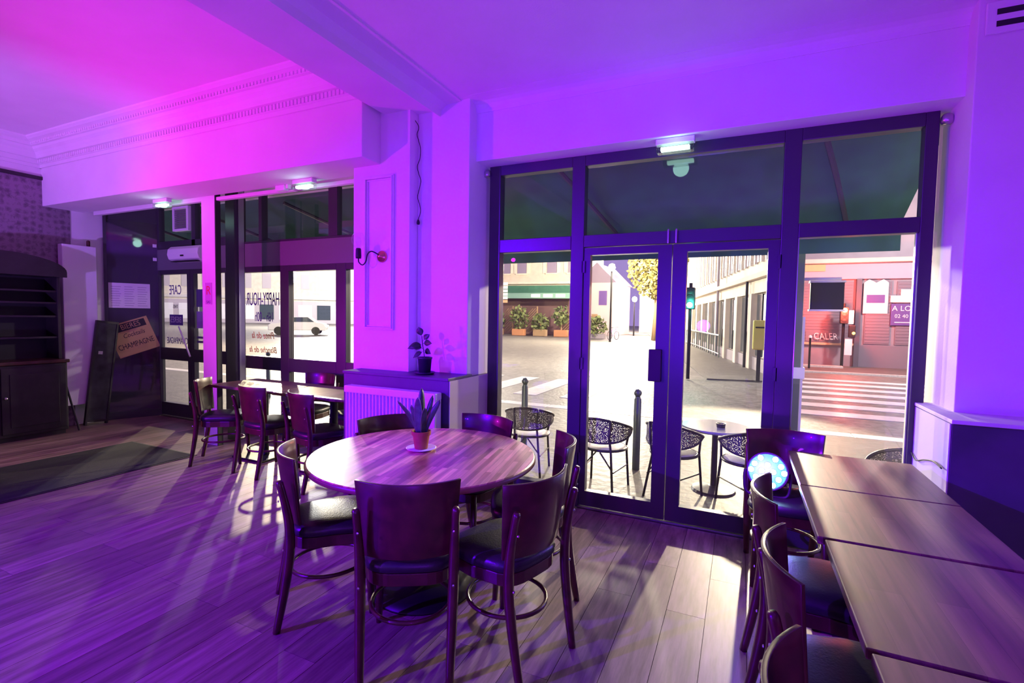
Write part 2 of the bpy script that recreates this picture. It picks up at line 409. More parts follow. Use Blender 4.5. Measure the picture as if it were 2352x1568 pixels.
cornice('trim_9', [(0, 3.10), (0.006, 3.10), (0.02, 3.15), (0.07, 3.185), (0.20, 3.19), (0.20, 3.205), (0, 3.205)], (-2.27, -3.6), (-2.27, 3.43), (1, 0))

# walls
wf = struct('wall_front', box(nb(), -3.07, -2.48, 3.32, 4.45, 0, 3.5), PAINT, bevel=0.004)   # panelled column between the two shop fronts
boxo('pier', (-2.48, -1.99, 3.43, 3.92, 0, 3.205), PAINT, wf, bevel=0.006)
boxo('pier', (1.062, 3.3, 3.43, 3.92, 0, 3.205), PAINT, wf, bevel=0.006)
bm = nb()                                                                                     # moulded panel on the column
for (x0, x1, z0, z1, d, wd) in ((-2.945, -2.63, 1.37, 2.655, 0.016, 0.014), (-2.932, -2.643, 1.383, 2.642, 0.026, 0.012), (-2.918, -2.657, 1.397, 2.628, 0.012, 0.012)):
    box(bm, x0, x1, 3.32 - d, 3.321, z1 - wd, z1); box(bm, x0, x1, 3.32 - d, 3.321, z0, z0 + wd)
    box(bm, x0, x0 + wd, 3.32 - d, 3.321, z0 + wd, z1 - wd); box(bm, x1 - wd, x1, 3.32 - d, 3.321, z0 + wd, z1 - wd)
obj('panel_moulding', bm, PAINT, wf, bevel=0.003)
struct('trim_10', box(nb(), -2.98, -1.957, 3.11, 3.76, 0, 1.012), DARKP, bevel=0.004)        # dark dado left of the wide window
struct('trim_11', box(nb(), -2.985, -1.957, 3.10, 3.46, 1.012, 1.033), DARKP, bevel=0.003)
struct('trim_12', box(nb(), 0.975, 3.3, 3.16, 3.76, 0, 1.005), DARKP, bevel=0.004)
struct('trim_13', box(nb(), 0.965, 3.3, 3.13, 3.76, 1.005, 1.025), PAINT, bevel=0.003)
boxo('reveal_panel', (-1.958, -1.950, 3.115, 3.715, 0, 1.012), mat('beige_reveal_paint', (0.55, 0.50, 0.46), 0.6), bpy.data.objects['trim_10'])
boxo('reveal_panel', (0.968, 0.974, 3.165, 3.715, 0, 1.0), mat('pale_reveal_paint', (0.72, 0.70, 0.68), 0.6), bpy.data.objects['trim_12'])
wl = struct('wall_left', box(nb(), -8.0, -7.8, -3.7, 3.73, 0, 3.5), PAINT)
boxo('wallpaper', (-7.8, -7.792, -3.6, 3.37, 0, 3.06), damask(), wl)
boxo('picture_rail', (-7.8, -7.765, -3.6, 3.12, 3.06, 3.10), DRES, wl, bevel=0.004)
struct('wall_back', box(nb(), -8.0, 3.4, -3.8, -3.6, 0, 3.5), PAINT)
struct('wall_right', box(nb(), 3.2, 3.4, -3.7, 3.9, 0, 3.5), PAINT)
# splayed side of the entrance: smoked glass in front of a dark wall
vd = Vector((0.26, 0.575, 0)).normalized(); ang = atan2(vd.y, vd.x)
Ms = Matrix.Translation((-7.8, 3.725, 0)) @ Matrix.Rotation(ang, 4, 'Z')
side = struct('window_5', box(nb(), 0.0, 0.63, 0.0, 0.04, 0.0, 2.97, M=Ms), FRAME)
boxo('side_pane', (0.035, 0.60, -0.006, 0.0, 0.10, 2.72), SIDEG, side, M=Ms)
boxo('frame_bar', (0.0, 0.035, -0.03, 0.0, 0.0, 2.80), FRAME, side, M=Ms)
boxo('frame_bar', (0.60, 0.63, -0.03, 0.0, 0.0, 2.80), FRAME, side, M=Ms)
boxo('frame_bar', (0.035, 0.60, -0.02, 0.0, 0.0, 0.10), FRAME, side, M=Ms)
p = boxo('notice_sheet', (0.045, 0.50, -0.010, -0.0065, 1.53, 1.87), PAPER, side, M=Ms)
bm = nb()
for i in range(3):
    for k in range(9):
        xx = 0.07 + i * 0.145
        box(bm, xx, xx + 0.09 + 0.03 * ((k * 7 + i) % 3) / 3, -0.0108, -0.0101, 1.56 + k * 0.032, 1.567 + k * 0.032, M=Ms)
obj('print_lines', bm, mat('grey_print', (0.42, 0.36, 0.45), 0.7), p)
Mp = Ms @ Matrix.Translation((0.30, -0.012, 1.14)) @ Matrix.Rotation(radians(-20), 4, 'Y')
p = boxo('painted_reflection', (-0.24, 0.24, -0.002, 0.002, -0.24, 0.22), YEL, side, M=Mp)  # reflection of the lettered door in the glass, painted as a yellow panel
boxo('reflected_band', (-0.15, 0.20, -0.0035, -0.0021, 0.10, 0.20), DINK, p, M=Mp)
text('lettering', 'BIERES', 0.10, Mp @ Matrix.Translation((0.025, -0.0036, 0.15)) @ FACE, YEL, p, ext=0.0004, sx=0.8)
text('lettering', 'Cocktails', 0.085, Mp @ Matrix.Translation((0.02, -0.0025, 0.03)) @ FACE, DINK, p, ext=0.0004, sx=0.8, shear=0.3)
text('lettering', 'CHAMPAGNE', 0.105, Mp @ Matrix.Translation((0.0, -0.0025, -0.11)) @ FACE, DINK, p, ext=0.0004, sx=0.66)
tag(boxo('wall_socket', (0.54, 0.585, -0.018, -0.0065, 2.39, 2.435), WHITE, None, M=Ms, bevel=0.003), 'small square white box on the dark side glass, upper of two', 'box')
tag(boxo('wall_socket', (0.54, 0.585, -0.018, -0.0065, 2.20, 2.245), WHITE, None, M=Ms, bevel=0.003), 'small square white box on the dark side glass, lower of two', 'box')

# ------------------------------------------------------------------ wide shop front: window_1, door_1, window_2
Y0, Y1 = 3.715, 3.80
def bar(parent, x0, x1, z0, z1, y0=Y0, y1=Y1, m=None, name='frame_bar', bev=0.004):
    return boxo(name, (x0, x1, y0, y1, z0, z1), m or FRAME, parent, bevel=bev)
def pane(parent, x0, x1, z0, z1, y=3.757, name='pane'):
    return boxo(name, (x0, x1, y, y + 0.006, z0, z1), GLASS, parent)
w1 = struct('window_1')
bar(w1, -1.955, -1.855, 0, 2.745); bar(w1, -1.233, -1.13, 0.0, 2.745)
bar(w1, -1.855, -1.233, 2.665, 2.745); bar(w1, -1.855, -1.233, 2.03, 2.137); bar(w1, -1.855, -1.233, 0, 0.15)
pane(w1, -1.856, -1.232, 0.149, 2.031); pane(w1, -1.856, -1.232, 2.136, 2.666)
bar(w1, -1.13, 0.213, 2.665, 2.745); bar(w1, -1.13, 0.213, 2.045, 2.137)
pane(w1, -1.131, 0.214, 2.136, 2.666)
w2 = struct('window_2')
bar(w2, 0.213, 0.313, 0, 2.745); bar(w2, 0.942, 1.008, 0, 2.745)
bar(w2, 0.313, 0.942, 2.665, 2.745); bar(w2, 0.313, 0.942, 2.045, 2.137); bar(w2, 0.313, 0.942, 0, 0.15)
pane(w2, 0.312, 0.943, 0.149, 2.046); pane(w2, 0.312, 0.943, 2.136, 2.666)
bar(w2, 0.313, 0.322, 0.15, 2.045, 3.745, 3.775, METAL, 'glazing_bead', 0.001); bar(w2, 0.933, 0.942, 0.15, 2.045, 3.745, 3.775, METAL, 'glazing_bead', 0.001)
d1 = struct('door_1', box(nb(), -1.13, 0.213, Y0, Y1, -0.005, 0.015), METAL)
for (x0, x1, g0, g1) in ((-1.128, -0.473, -1.078, -0.570), (-0.467, 0.211, -0.370, 0.143)):
    bm = nb(); a, b = Y0 + 0.012, Y1 - 0.012
    box(bm, x0, g0, a, b, 0.02, 2.04); box(bm, g1, x1, a, b, 0.02, 2.04)
    box(bm, g0, g1, a, b, 0.02, 0.137); box(bm, g0, g1, a, b, 1.985, 2.04)
    lf = obj('door_leaf', bm, FRAME, d1)
    pane(lf, g0 - .002, g1 + .002, 0.135, 1.987)
    for zz in (0.35, 1.1, 1.85):
        hx = x0 if x0 < -0.8 else x1
        boxo('hinge', (hx - 0.012, hx + 0.012, a - 0.012, a + 0.002, zz, zz + 0.09), FRAME, lf)
    if x0 < -0.8:
        h = boxo('lock_case', (-0.612, -0.52, a - 0.035, a, 1.045, 1.28), BLACK, lf, bevel=0.006)
for k, xx in enumerate((-0.50, -0.445)):
    obj('shoot_bolt', lathe(nb(), [(0.006, 0), (0.008, 0.01), (0.008, 0.09), (0.005, 0.1), (0, 0.1)], (xx, 3.70, 2.045), 10), METAL, d1)

# ------------------------------------------------------------------ left shop front (Y = 4.3)
BY0, BY1 = 4.26, 4.34
w3 = struct('window_3')
def bb(parent, x0, x1, z0, z1, m=None, name='frame_bar'): return bar(parent, x0, x1, z0, z1, BY0, BY1, m, name)
def bp(parent, x0, x1, z0, z1): return pane(parent, x0, x1, z0, z1, 4.297)
for (x0, x1) in ((-6.08, -5.822), (-5.094, -4.953), (-4.202, -4.052), (-3.2, -3.06)):
    bb(w3, x0, x1, 0, 2.07)
for (x0, x1) in ((-5.822, -5.094), (-4.953, -4.202), (-4.052, -3.2)):
    bb(w3, x0, x1, 0.0, 0.2); bb(w3, x0, x1, 0.79, 0.95); bb(w3, x0, x1, 2.0, 2.07)
    bp(w3, x0, x1, 0.2, 0.79); bp(w3, x0, x1, 0.95, 2.0)
bb(w3, -7.55, -3.06, 2.07, 2.36, PANEL, 'fascia_panel')
bb(w3, -6.08, -3.06, 2.36, 2.385); bb(w3, -7.55, -3.06, 2.94, 3.0)
for (x0, x1) in ((-5.90, -5.80), (-5.465, -5.395), (-4.313, -4.18), (-3.2, -3.06)): bb(w3, x0, x1, 2.385, 2.94)
for (x0, x1) in ((-5.80, -5.465), (-5.395, -4.313), (-4.18, -3.2)): bp(w3, x0, x1, 2.385, 2.94)
bb(w3, -7.55, -7.50, 2.36, 2.94); bb(w3, -6.78, -6.70, 2.36, 2.94); bb(w3, -7.50, -5.90, 2.36, 2.47)
bp(w3, -7.50, -6.78, 2.47, 2.94); bp(w3, -6.70, -5.90, 2.47, 2.94)
d2 = struct('door_2', box(nb(), -7.55, -6.08, BY0, BY1, -0.005, 0.015), METAL)
leaves = []
for (x0, x1, g0, g1) in ((-7.55, -6.84, -7.525, -6.907), (-6.835, -6.085, -6.767, -6.12)):
    bm = nb(); a, b = BY0 + 0.01, BY1 - 0.01
    box(bm, x0, g0, a, b, 0.02, 2.07); box(bm, g1, x1, a, b, 0.02, 2.07)
    box(bm, g0, g1, a, b, 0.02, 0.2); box(bm, g0, g1, a, b, 0.81, 0.98); box(bm, g0, g1, a, b, 2.01, 2.07)
    lf = obj('door_leaf', bm, FRAME, d2); leaves.append(lf)
    pane(lf, g0 - .002, g1 + .002, 0.198, 0.812, 4.297); pane(lf, g0 - .002, g1 + .002, 0.978, 2.012, 4.297)
# lettering on the outside of the glass, so mirrored when seen from the room
GL = 4.302
def letters(s, size, x, z, m, par, sx=1.0, shear=0.0):
    return text('lettering', s, size, at(x, GL, z) @ FACE, m, par, mirror=True, sx=sx, shear=shear)
letters('CAFE', 0.19, -7.22, 1.79, INK, leaves[0], 0.62)
boxo('lettering_band', (-7.36, -7.06, GL, GL + 0.002, 1.30, 1.45), INK, leaves[0])
text('lettering', 'BIERES', 0.12, at(-7.21, GL - 0.002, 1.375) @ FACE, WSIGN, leaves[0], ext=0.0006, mirror=True, sx=0.72)
letters('CHAMPAGNE', 0.13, -7.19, 1.08, INK, leaves[0], 0.60)
obj('pull_bar', tube(nb(), [(-6.95, 4.18, 1.29), (-6.62, 4.12, 0.90)], 0.011, 8), WHITE, leaves[0])
letters('THES', 0.07, -7.22, 1.56, DINK, leaves[0], 0.7)
boxo('sticker', (-6.75, -6.56, GL - .004, GL - .002, 1.56, 1.80), PURS, leaves[1])
s_ = boxo('sticker', (-6.75, -6.52, GL - .004, GL - .002, 1.27, 1.50), mat('lilac_sticker', (0.45, 0.25, 0.75), 0.6), leaves[1])
boxo('sticker', (-6.75, -6.50, GL - .004, GL - .002, 1.13, 1.16), PURS, leaves[1])
boxo('sticker', (-6.75, -6.50, GL - .004, GL - .002, 1.07, 1.10), PURS, leaves[1])
letters('HAPPY-HOUR', 0.235, -5.455, 1.66, INK, w3, 0.41)
letters('16h - 00h', 0.17, -5.43, 1.44, INK, w3, 0.52)
letters('Pinte de la', 0.12, -5.45, 1.21, OINK, w3, 0.8, 0.3)
letters('Blanche de la', 0.11, -5.45, 1.03, OINK, w3, 0.85, 0.3)
tag(struct('trim_14', box(nb(), -5.46, -5.30, 3.82, 3.95, 0, 2.97), FRAME, bevel=0.004), kind='structure')    # black post
bpx = bpy.data.objects['trim_14']
boxo('edge_strip', (-5.302, -5.285, 3.86, 3.93, 0, 2.97), METAL, bpx)
# white post under the beam
wp = struct('trim_15', box(nb(), -5.50, -5.275, 3.57, 3.63, 0, 2.975), PAINT, bevel=0.003)
boxo('post_edge', (-5.275, -5.262, 3.572, 3.63, 0, 2.975), BLACK, wp)
# rails under the beam
struct('trim_16', box(nb(), -5.26, -3.075, 3.58, 3.63, 2.715, 2.752), PAINT, bevel=0.003)
struct('trim_17', box(nb(), -7.70, -5.51, 3.58, 3.63, 2.725, 2.775), PAINT, bevel=0.003)

# ================================================================== FITTINGS
def emergency(loc, rz, label):
    t = thing('emergency_light', label, 'light', loc, rz, 'emergency exit lights over the shop fronts')
    obj('housing', box(nb(), -0.128, 0.128, -0.03, 0.03, 0.035, 0.075), WHITE, t, bevel=0.006)
    obj('diffuser', box(nb(), -0.122, 0.122, -0.036, 0.036, -0.02, 0.035), EXITW, t, bevel=0.008)
    obj('lamp_strip', box(nb(), -0.095, 0.095, -0.02, 0.02, -0.005, 0.02), EXITM, t, bevel=0.004)
    return t
emergency((-0.46, 3.60, 2.668), 0, 'glowing green-white emergency light over the double glass doors')
emergency((-3.76, 3.42, 2.675), 0, 'glowing emergency light under the beam beside the panelled column')
emergency((-5.95, 3.42, 2.675), 0, 'glowing emergency light under the beam, left of the white post')
for l in ((-0.46, 3.55, 2.64), (-3.76, 3.42, 2.62), (-5.95, 3.42, 2.62)): point('emergency_lamp', l, 0.8, (0.5, 1.0, 0.8), 0.06)
t = thing('smoke_sensor', 'small red-lit sensor box beside the emergency light under the beam', 'sensor', (-4.14, 3.5, 2.68))
obj('body', box(nb(), -0.075, 0.055, -0.03, 0.03, 0.015, 0.07), WHITE, t, bevel=0.01)
obj('sensor_tab', box(nb(), 0.06, 0.095, -0.02, 0.02, 0.03, 0.07), WHITE, t, bevel=0.004)
# warm air curtain over the entrance door
t = thing('air_heater', 'white rounded air heater fixed above the left entrance door', 'heater', (-6.70, 4.26, 2.16))
prof = [(0, 0), (-0.10, 0.0), (-0.16, 0.03), (-0.18, 0.09), (-0.17, 0.16), (-0.13, 0.20), (0, 0.21)]
bm = nb(); MM = Matrix(((0, 0, 1, -0.32), (1, 0, 0, 0), (0, 1, 0, 0), (0, 0, 0, 1)))
prism(bm, prof, 0, 0.64, M=MM); obj('casing', bm, WHITE, t, bevel=0.008)
obj('outlet_slot', box(nb(), -0.26, 0.26, -0.165, -0.10, -0.006, 0.004), BLACK, t)
obj('badge', box(nb(), -0.03, 0.03, -0.184, -0.175, 0.06, 0.08), BLACK, t)
# vent framed in the upper pane
t = thing('window_vent', 'white framed square vent set in the upper pane above the entrance door', 'vent', (-6.97, 4.28, 2.59))
bm = nb(); box(bm, -0.17, 0.17, -0.05, 0, 0, 0.03); box(bm, -0.17, 0.17, -0.05, 0, 0.30, 0.33); box(bm, -0.17, -0.14, -0.05, 0, 0.03, 0.30); box(bm, 0.13, 0.17, -0.05, 0, 0.03, 0.30)
obj('frame', bm, WHITE, t, bevel=0.003)
for k in range(9): obj('louvre', box(nb(), -0.14, 0.13, -0.035, -0.015, 0.036 + k * 0.029, 0.056 + k * 0.029), PANEL, t)
# curtain-rod brackets at the window corners
for (x, lab, s) in ((-1.972, 'small round curtain bracket at the upper left corner of the wide window', 1), (1.035, 'small round curtain bracket at the upper right corner of the wide window', -1)):
    t = thing('curtain_bracket', lab, 'bracket', (x, 3.70, 2.655), 0, 'curtain brackets of the wide window')
    obj('cup', lathe(nb(), [(0, 0), (0.026, 0.004), (0.032, 0.02), (0.030, 0.045), (0.018, 0.06), (0, 0.062)], (0, 0, 0), 16), METAL, t, smooth=True)
    obj('arm', box(nb(), -0.006, 0.006, 0, 0.06, 0.02, 0.04), METAL, t)
# vent box on the right pier
t = thing('ventilation_grille', 'white slotted ventilation grille high on the right pier by the ceiling', 'vent', (1.33, 3.428, 3.03))
obj('plate', box(nb(), -0.24, 0.30, -0.018, 0, -0.03, 0.13), WHITE, t, bevel=0.004)
for k in range(2):
    for r in range(2): obj('slot', box(nb(), -0.20 + k * 0.19, -0.04 + k * 0.19, -0.021, -0.017, 0.0 + r * 0.06, 0.028 + r * 0.06), BLACK, t)
# hanging wire on the pier
pts = [(-2.53, 3.37, 3.205), (-2.50, 3.38, 3.12), (-2.455, 3.40, 3.04), (-2.47, 3.40, 2.98), (-2.455, 3.40, 2.93), (-2.435, 3.40, 2.86), (-2.44, 3.40, 2.78), (-2.465, 3.40, 2.72), (-2.45, 3.40, 2.66), (-2.43, 3.40, 2.60), (-2.445, 3.40, 2.53), (-2.46, 3.40, 2.47), (-2.44, 3.40, 2.41), (-2.43, 3.40, 2.35), (-2.455, 3.40, 2.28)]
def smoothpts(P, n=6):
    P = [Vector(p) for p in P]; out = []
    for i in range(len(P) - 1):
        a = P[max(i - 1, 0)]; b = P[i]; c = P[i + 1]; d = P[min(i + 2, len(P) - 1)]
        for k in range(n):
            t_ = k / n
            out.append(0.5 * ((2 * b) + (c - a) * t_ + (2 * a - 5 * b + 4 * c - d) * t_ ** 2 + (3 * b - a - 3 * c + d) * t_ ** 3))
    out.append(P[-1]); return out
t = thing('hanging_wire', 'thin black wavy wire hanging from the ceiling beside the panelled column', 'wire', (0, 0, 0))
obj('wire', tube(nb(), smoothpts(pts), 0.003, 6), BLACK, t, smooth=True)
obj('clip', box(nb(), -2.54, -2.52, 3.36, 3.38, 3.13, 3.20), BLACK, t)
obj('plug', lathe(nb(), [(0, 0), (0.012, 0.003), (0.014, 0.02), (0.008, 0.04), (0, 0.042)], (-2.452, 3.40, 2.245), 12), BLACK, t, smooth=True)
# wall lamp on the column
t = thing('wall_lamp', 'copper wall lamp with a clear glass globe on the panelled column', 'lamp', (-2.755, 3.318, 1.985))
Mr = Matrix.Rotation(pi / 2, 4, 'X')
obj('rosette', lathe(nb(), [(0.050, 0), (0.050, 0.008), (0.044, 0.013), (0.042, 0.018), (0.034, 0.018), (0.031, 0.027), (0.020, 0.030), (0.017, 0.044), (0, 0.046)], (0, 0, 0), 32, M=Mr), COPPER, t, smooth=True)
obj('arm', tube(nb(), smoothpts([(0, -0.045, 0.01), (-0.04, -0.085, 0.035), (-0.075, -0.095, 0.01), (-0.095, -0.095, -0.05), (-0.13, -0.095, -0.075), (-0.168, -0.095, -0.05), (-0.172, -0.095, -0.01)]), 0.0055, 8), BLACK, t, smooth=True)
obj('socket', lathe(nb(), [(0, -0.02), (0.022, -0.02), (0.024, 0.0), (0.022, 0.055), (0.018, 0.065), (0, 0.065)], (-0.172, -0.095, 0.0), 20), BLACK, t, smooth=True)
obj('globe', lathe(nb(), [(0.018, 0.062), (0.034, 0.078), (0.052, 0.105), (0.058, 0.135), (0.052, 0.165), (0.036, 0.19), (0.028, 0.196)], (-0.172, -0.095, 0.0), 28), CLEAR, t, smooth=True)
obj('bulb', lathe(nb(), [(0, 0.06), (0.012, 0.065), (0.016, 0.09), (0.024, 0.125), (0.020, 0.15), (0, 0.162)], (-0.172, -0.095, 0.0), 20), CLEAR, t, smooth=True)
# radiator under the ledge
t = thing('radiator', 'white ribbed panel radiator on the dark dado below the panelled column', 'radiator', (-2.87, 3.0, 0.14))
obj('back_panel', box(nb(), 0, 0.865, 0.03, 0.085, 0, 0.785), WHITE, t, bevel=0.004)
bm = nb(); fr = []
n = 23; wd = 0.775 / n
poly = [(0.0, 0.03)]
for k in range(n):
    x0 = 0.0 + k * wd
    poly += [(x0 + wd * 0.12, 0.012), (x0 + wd * 0.5, 0.006), (x0 + wd * 0.62, 0.028)]
poly += [(0.775, 0.03), (0.775, 0.04), (0, 0.04)]
prism(bm, poly, 0.03, 0.735); obj('ribbed_front', bm, WHITE, t)
obj('side_panel', box(nb(), 0.775, 0.865, 0.0, 0.03, 0.0, 0.785), WHITE, t, bevel=0.004)
obj('top_rim', box(nb(), -0.003, 0.868, -0.002, 0.088, 0.735, 0.79), WHITE, t, bevel=0.008)
obj('valve', lathe(nb(), [(0, 0), (0.018, 0), (0.020, 0.012), (0.014, 0.03), (0, 0.032)], (0, 0, 0), 16, M=Matrix.Translation((0.828, 0.0, 0.68)) @ Mr), IRON, t, smooth=True)
for xx in (0.1, 0.76): obj('bracket', box(nb(), xx, xx + 0.03, 0.08, 0.11, 0.1, 0.66), METAL, t)
obj('pipe', tube(nb(), [(0.80, 0.06, 0.0), (0.80, 0.06, -0.14)], 0.008, 8), METAL, t)
# tall white radiator by the entrance
t = thing('tall_radiator', 'tall flat white radiator on the left wall beside the smoked side glass', 'radiator', (-7.79, 3.22, 0.28))
obj('panel', box(nb(), 0.03, 0.14, 0, 0.36, 0, 2.03), WHITE, t, bevel=0.008)
obj('bracket', box(nb(), 0, 0.03, 0.1, 0.26, 1.6, 1.7), METAL, t); obj('bracket', box(nb(), 0, 0.03, 0.1, 0.26, 0.2, 0.3), METAL, t)
obj('valve', lathe(nb(), [(0.012, 0), (0.02, 0.01), (0.02, 0.07), (0.012, 0.08), (0, 0.08)], (0.08, 0.30, 2.03), 12), WOOD, t, smooth=True)
# sticker sheet and scratch on the white post
t = boxo('notice_sticker', (-5.445, -5.335, 3.566, 3.5695, 1.58, 1.82), mat('lilac_notice', (0.62, 0.30, 0.62), 0.6))
tag(t, 'small red and lilac notice stuck to the white post', 'notice')
text('print', 'R', 0.14, at(-5.39, 3.5655, 1.73) @ FACE, RED, t, ext=0.0005)
text('print', 'SAS', 0.045, at(-5.39, 3.5655, 1.605) @ FACE, INK, t, ext=0.0005)
# thin cable on the right reveal
tag(obj('reveal_cable', tube(nb(), smoothpts([(0.960, 3.70, 0.72), (0.955, 3.60, 0.70), (0.952, 3.45, 0.74), (0.950, 3.30, 0.77), (0.950, 3.18, 0.765)]), 0.004, 6), DINK, smooth=True),
    'thin grey cable loop on the pale reveal behind the end table', 'cable')
# ================================================================== FURNITURE
def make_chair(label, group):
    """local +Y is the way the sitter faces; origin on the floor under the seat"""
    t = thing('bentwood_chair', label, 'chair', (0, 0, 0), 0, group)
    # padded seat
    poly = []
    for k in range(28):
        a = 2 * pi * k / 28
        ca, sa = cos(a), sin(a)
        rx = 0.215 if sa > 0 else 0.195; e = 0.55
        poly.append((rx * (abs(ca) ** e) * (1 if ca > 0 else -1), 0.205 * (abs(sa) ** e) * (1 if sa > 0 else -1)))
    bm = nb(); rings = []
    for (s, z) in ((0.93, 0.428), (1.0, 0.440), (1.0, 0.462), (0.965, 0.478), (0.85, 0.488), (0.55, 0.494), (0.2, 0.496)):
        rings.append([bm.verts.new((x * s, y * s, z)) for x, y in poly])
    for a, b in zip(rings, rings[1:]):
        for j in range(28): bm.faces.new((a[j], a[(j + 1) % 28], b[(j + 1) % 28], b[j]))
    bm.faces.new(rings[0][::-1]); bm.faces.new(rings[-1])
    obj('seat', bm, VINYL, t, smooth=True)
    obj('seat_frame', prism(nb(), [(x * 0.96, y * 0.96) for x, y in poly], 0.375, 0.430), WOOD, t, bevel=0.004)
    # front legs
    for s in (-1, 1):
        obj('leg', tube(nb(), [(s * 0.178, 0.172, 0.0), (s * 0.172, 0.160, 0.22), (s * 0.165, 0.150, 0.425)], [0.0145, 0.019, 0.022], 8), WOOD, t, smooth=True)
    # rear legs run up past the seat and carry the backrest
    for s in (-1, 1):
        P = smoothpts([(s * 0.180, -0.265, 0.0), (s * 0.186, -0.228, 0.20), (s * 0.190, -0.205, 0.38), (s * 0.192, -0.208, 0.52), (s * 0.196, -0.232, 0.655), (s * 0.198, -0.250, 0.728)], 4)
        n = len(P); R = [0.0165 + 0.006 * sin(pi * min(1, i / (n * 0.75))) for i in range(n)]; R[-1] = 0.012
        obj('leg', tube(nb(), P, R, 8), WOOD, t, smooth=True)
    # curved plywood backrest
    def back(u, v):
        wdt = 0.186 + 0.028 * v
        x = (2 * u - 1) * wdt
        arc = 0.075 * (x / 0.21) ** 2
        z = 0.50 + 0.325 * v + 0.006 * sin(pi * v) * 0
        y = -0.262 + 0.045 * (1 - v) + arc
        return Vector((x, y, z))
    obj('backrest', grid(nb(), back, 18, 6), WOOD, t, smooth=True, solid=0.013, bevel=0.002)
    # bentwood hoop
    P = [(0.176 * cos(2 * pi * k / 32) * 1.0, -0.020 + 0.185 * sin(2 * pi * k / 32), 0.225) for k in range(32)]
    obj('stretcher', tube(nb(), P, 0.010, 8, closed=True), WOOD, t, smooth=True)
    for s in (-1, 1):
        for z, y in ((0.395, -0.232), (0.63, -0.250)):
            obj('bolt', lathe(nb(), [(0, 0), (0.006, 0), (0.005, 0.004), (0, 0.005)], (0, 0, 0), 8, M=Matrix.Translation((s * 0.19, y, z)) @ Mr), METAL, t)
    return t
GR = 'bentwood chairs around the round table'
ch0 = make_chair('dark bentwood chair nearest the camera, its back turned, at the round table', GR)
def head(dx, dy): return atan2(dy, dx) - pi / 2
def chair(x, y, rz, label, group):
    o = dup(ch0, (x, y, 0), rz, label); o['group'] = group; return o
ch0.location = (-1.315, 1.80, 0); ch0.rotation_euler = (0, 0, head(-0.5, 0.865))
chair(-0.955, 2.01, head(-0.953, 0.30), 'dark bentwood chair at the near right of the round table, seat catching light', GR)
chair(-1.06, 2.52, head(-0.86, -0.42), 'dark bentwood chair on the window side right of the round table, seen edge-on', GR)
chair(-1.885, 1.895, head(0.663, 0.748), 'dark bentwood chair at the left of the round table, reddish inner back', GR)
chair(-1.935, 2.51, head(0.85, -0.50), 'dark bentwood chair behind the round table in front of the radiator', GR)
chair(-1.565, 2.735, head(-0.16, -0.98), 'dark bentwood chair behind the round table in front of the pale reveal', GR)
GL2 = 'bentwood chairs at the long table by the left window'
chair(-4.70, 3.27, head(0.74, 0.62), 'dark bentwood chair at the left end of the long table, beside the white post', GL2)
chair(-4.045, 3.27, head(0.10, 1.0), 'dark bentwood chair with its back to the room, middle of the long table', GL2)
chair(-3.35, 3.22, head(0.25, 0.97), 'dark bentwood chair with its back to the room, nearest the radiator', GL2)
chair(-4.27, 3.92, head(0.06, -1), 'dark bentwood chair on the window side of the long table, left of the two', GL2)
chair(-3.63, 3.94, head(-0.05, -1), 'dark bentwood chair on the window side of the long table, by the column', GL2)
GR3 = 'bentwood chairs along the row of square tables'
chair(0.325, 2.25, head(1, 0.0), 'dark bentwood chair farthest along the row, below the glowing spotlight', GR3)
chair(0.345, 1.66, head(1, 0.03), 'dark bentwood chair in the middle of the row, red glint on its top rail', GR3)
chair(0.325, 1.03, head(1, 0.0), 'dark bentwood chair nearest the camera in the row of square tables', GR3)
chair(0.275, 3.235, head(0.06, -1), 'dark bentwood chair with its back to the window at the end of the table row', GR3)

# round table
t = thing('round_table', 'round wooden table with a striped stave top and a snake plant on it', 'table', (-1.545, 2.215, 0))
R_ = 0.605
obj('tabletop', lathe(nb(), [(0, 0.718), (R_ - 0.012, 0.718), (R_ - .002, 0.724), (R_, 0.734), (R_ - .002, 0.744), (R_ - 0.008, 0.75), (0, 0.75)], (0, 0, 0), 96), TOP, t, bevel=0.0)
obj('edge_band', lathe(nb(), [(R_ - 0.002, 0.722), (R_ + 0.002, 0.726), (R_ + 0.0025, 0.741), (R_ - 0.002, 0.746)], (0, 0, 0), 96), EDGE, t, smooth=True)
obj('column', lathe(nb(), [(0.05, 0.04), (0.042, 0.08), (0.038, 0.65), (0.06, 0.71), (0.06, 0.717)], (0, 0, 0), 20), IRON, t, smooth=True)
obj('bearer', box(nb(), -0.30, 0.30, -0.03, 0.03, 0.70, 0.718), IRON, t); obj('bearer', box(nb(), -0.03, 0.03, -0.30, 0.30, 0.70, 0.7175), IRON, t)
obj('base', lathe(nb(), [(0, 0), (0.27, 0), (0.27, 0.012), (0.20, 0.03), (0.06, 0.05), (0, 0.05)], (0, 0, 0), 32), IRON, t, smooth=True)

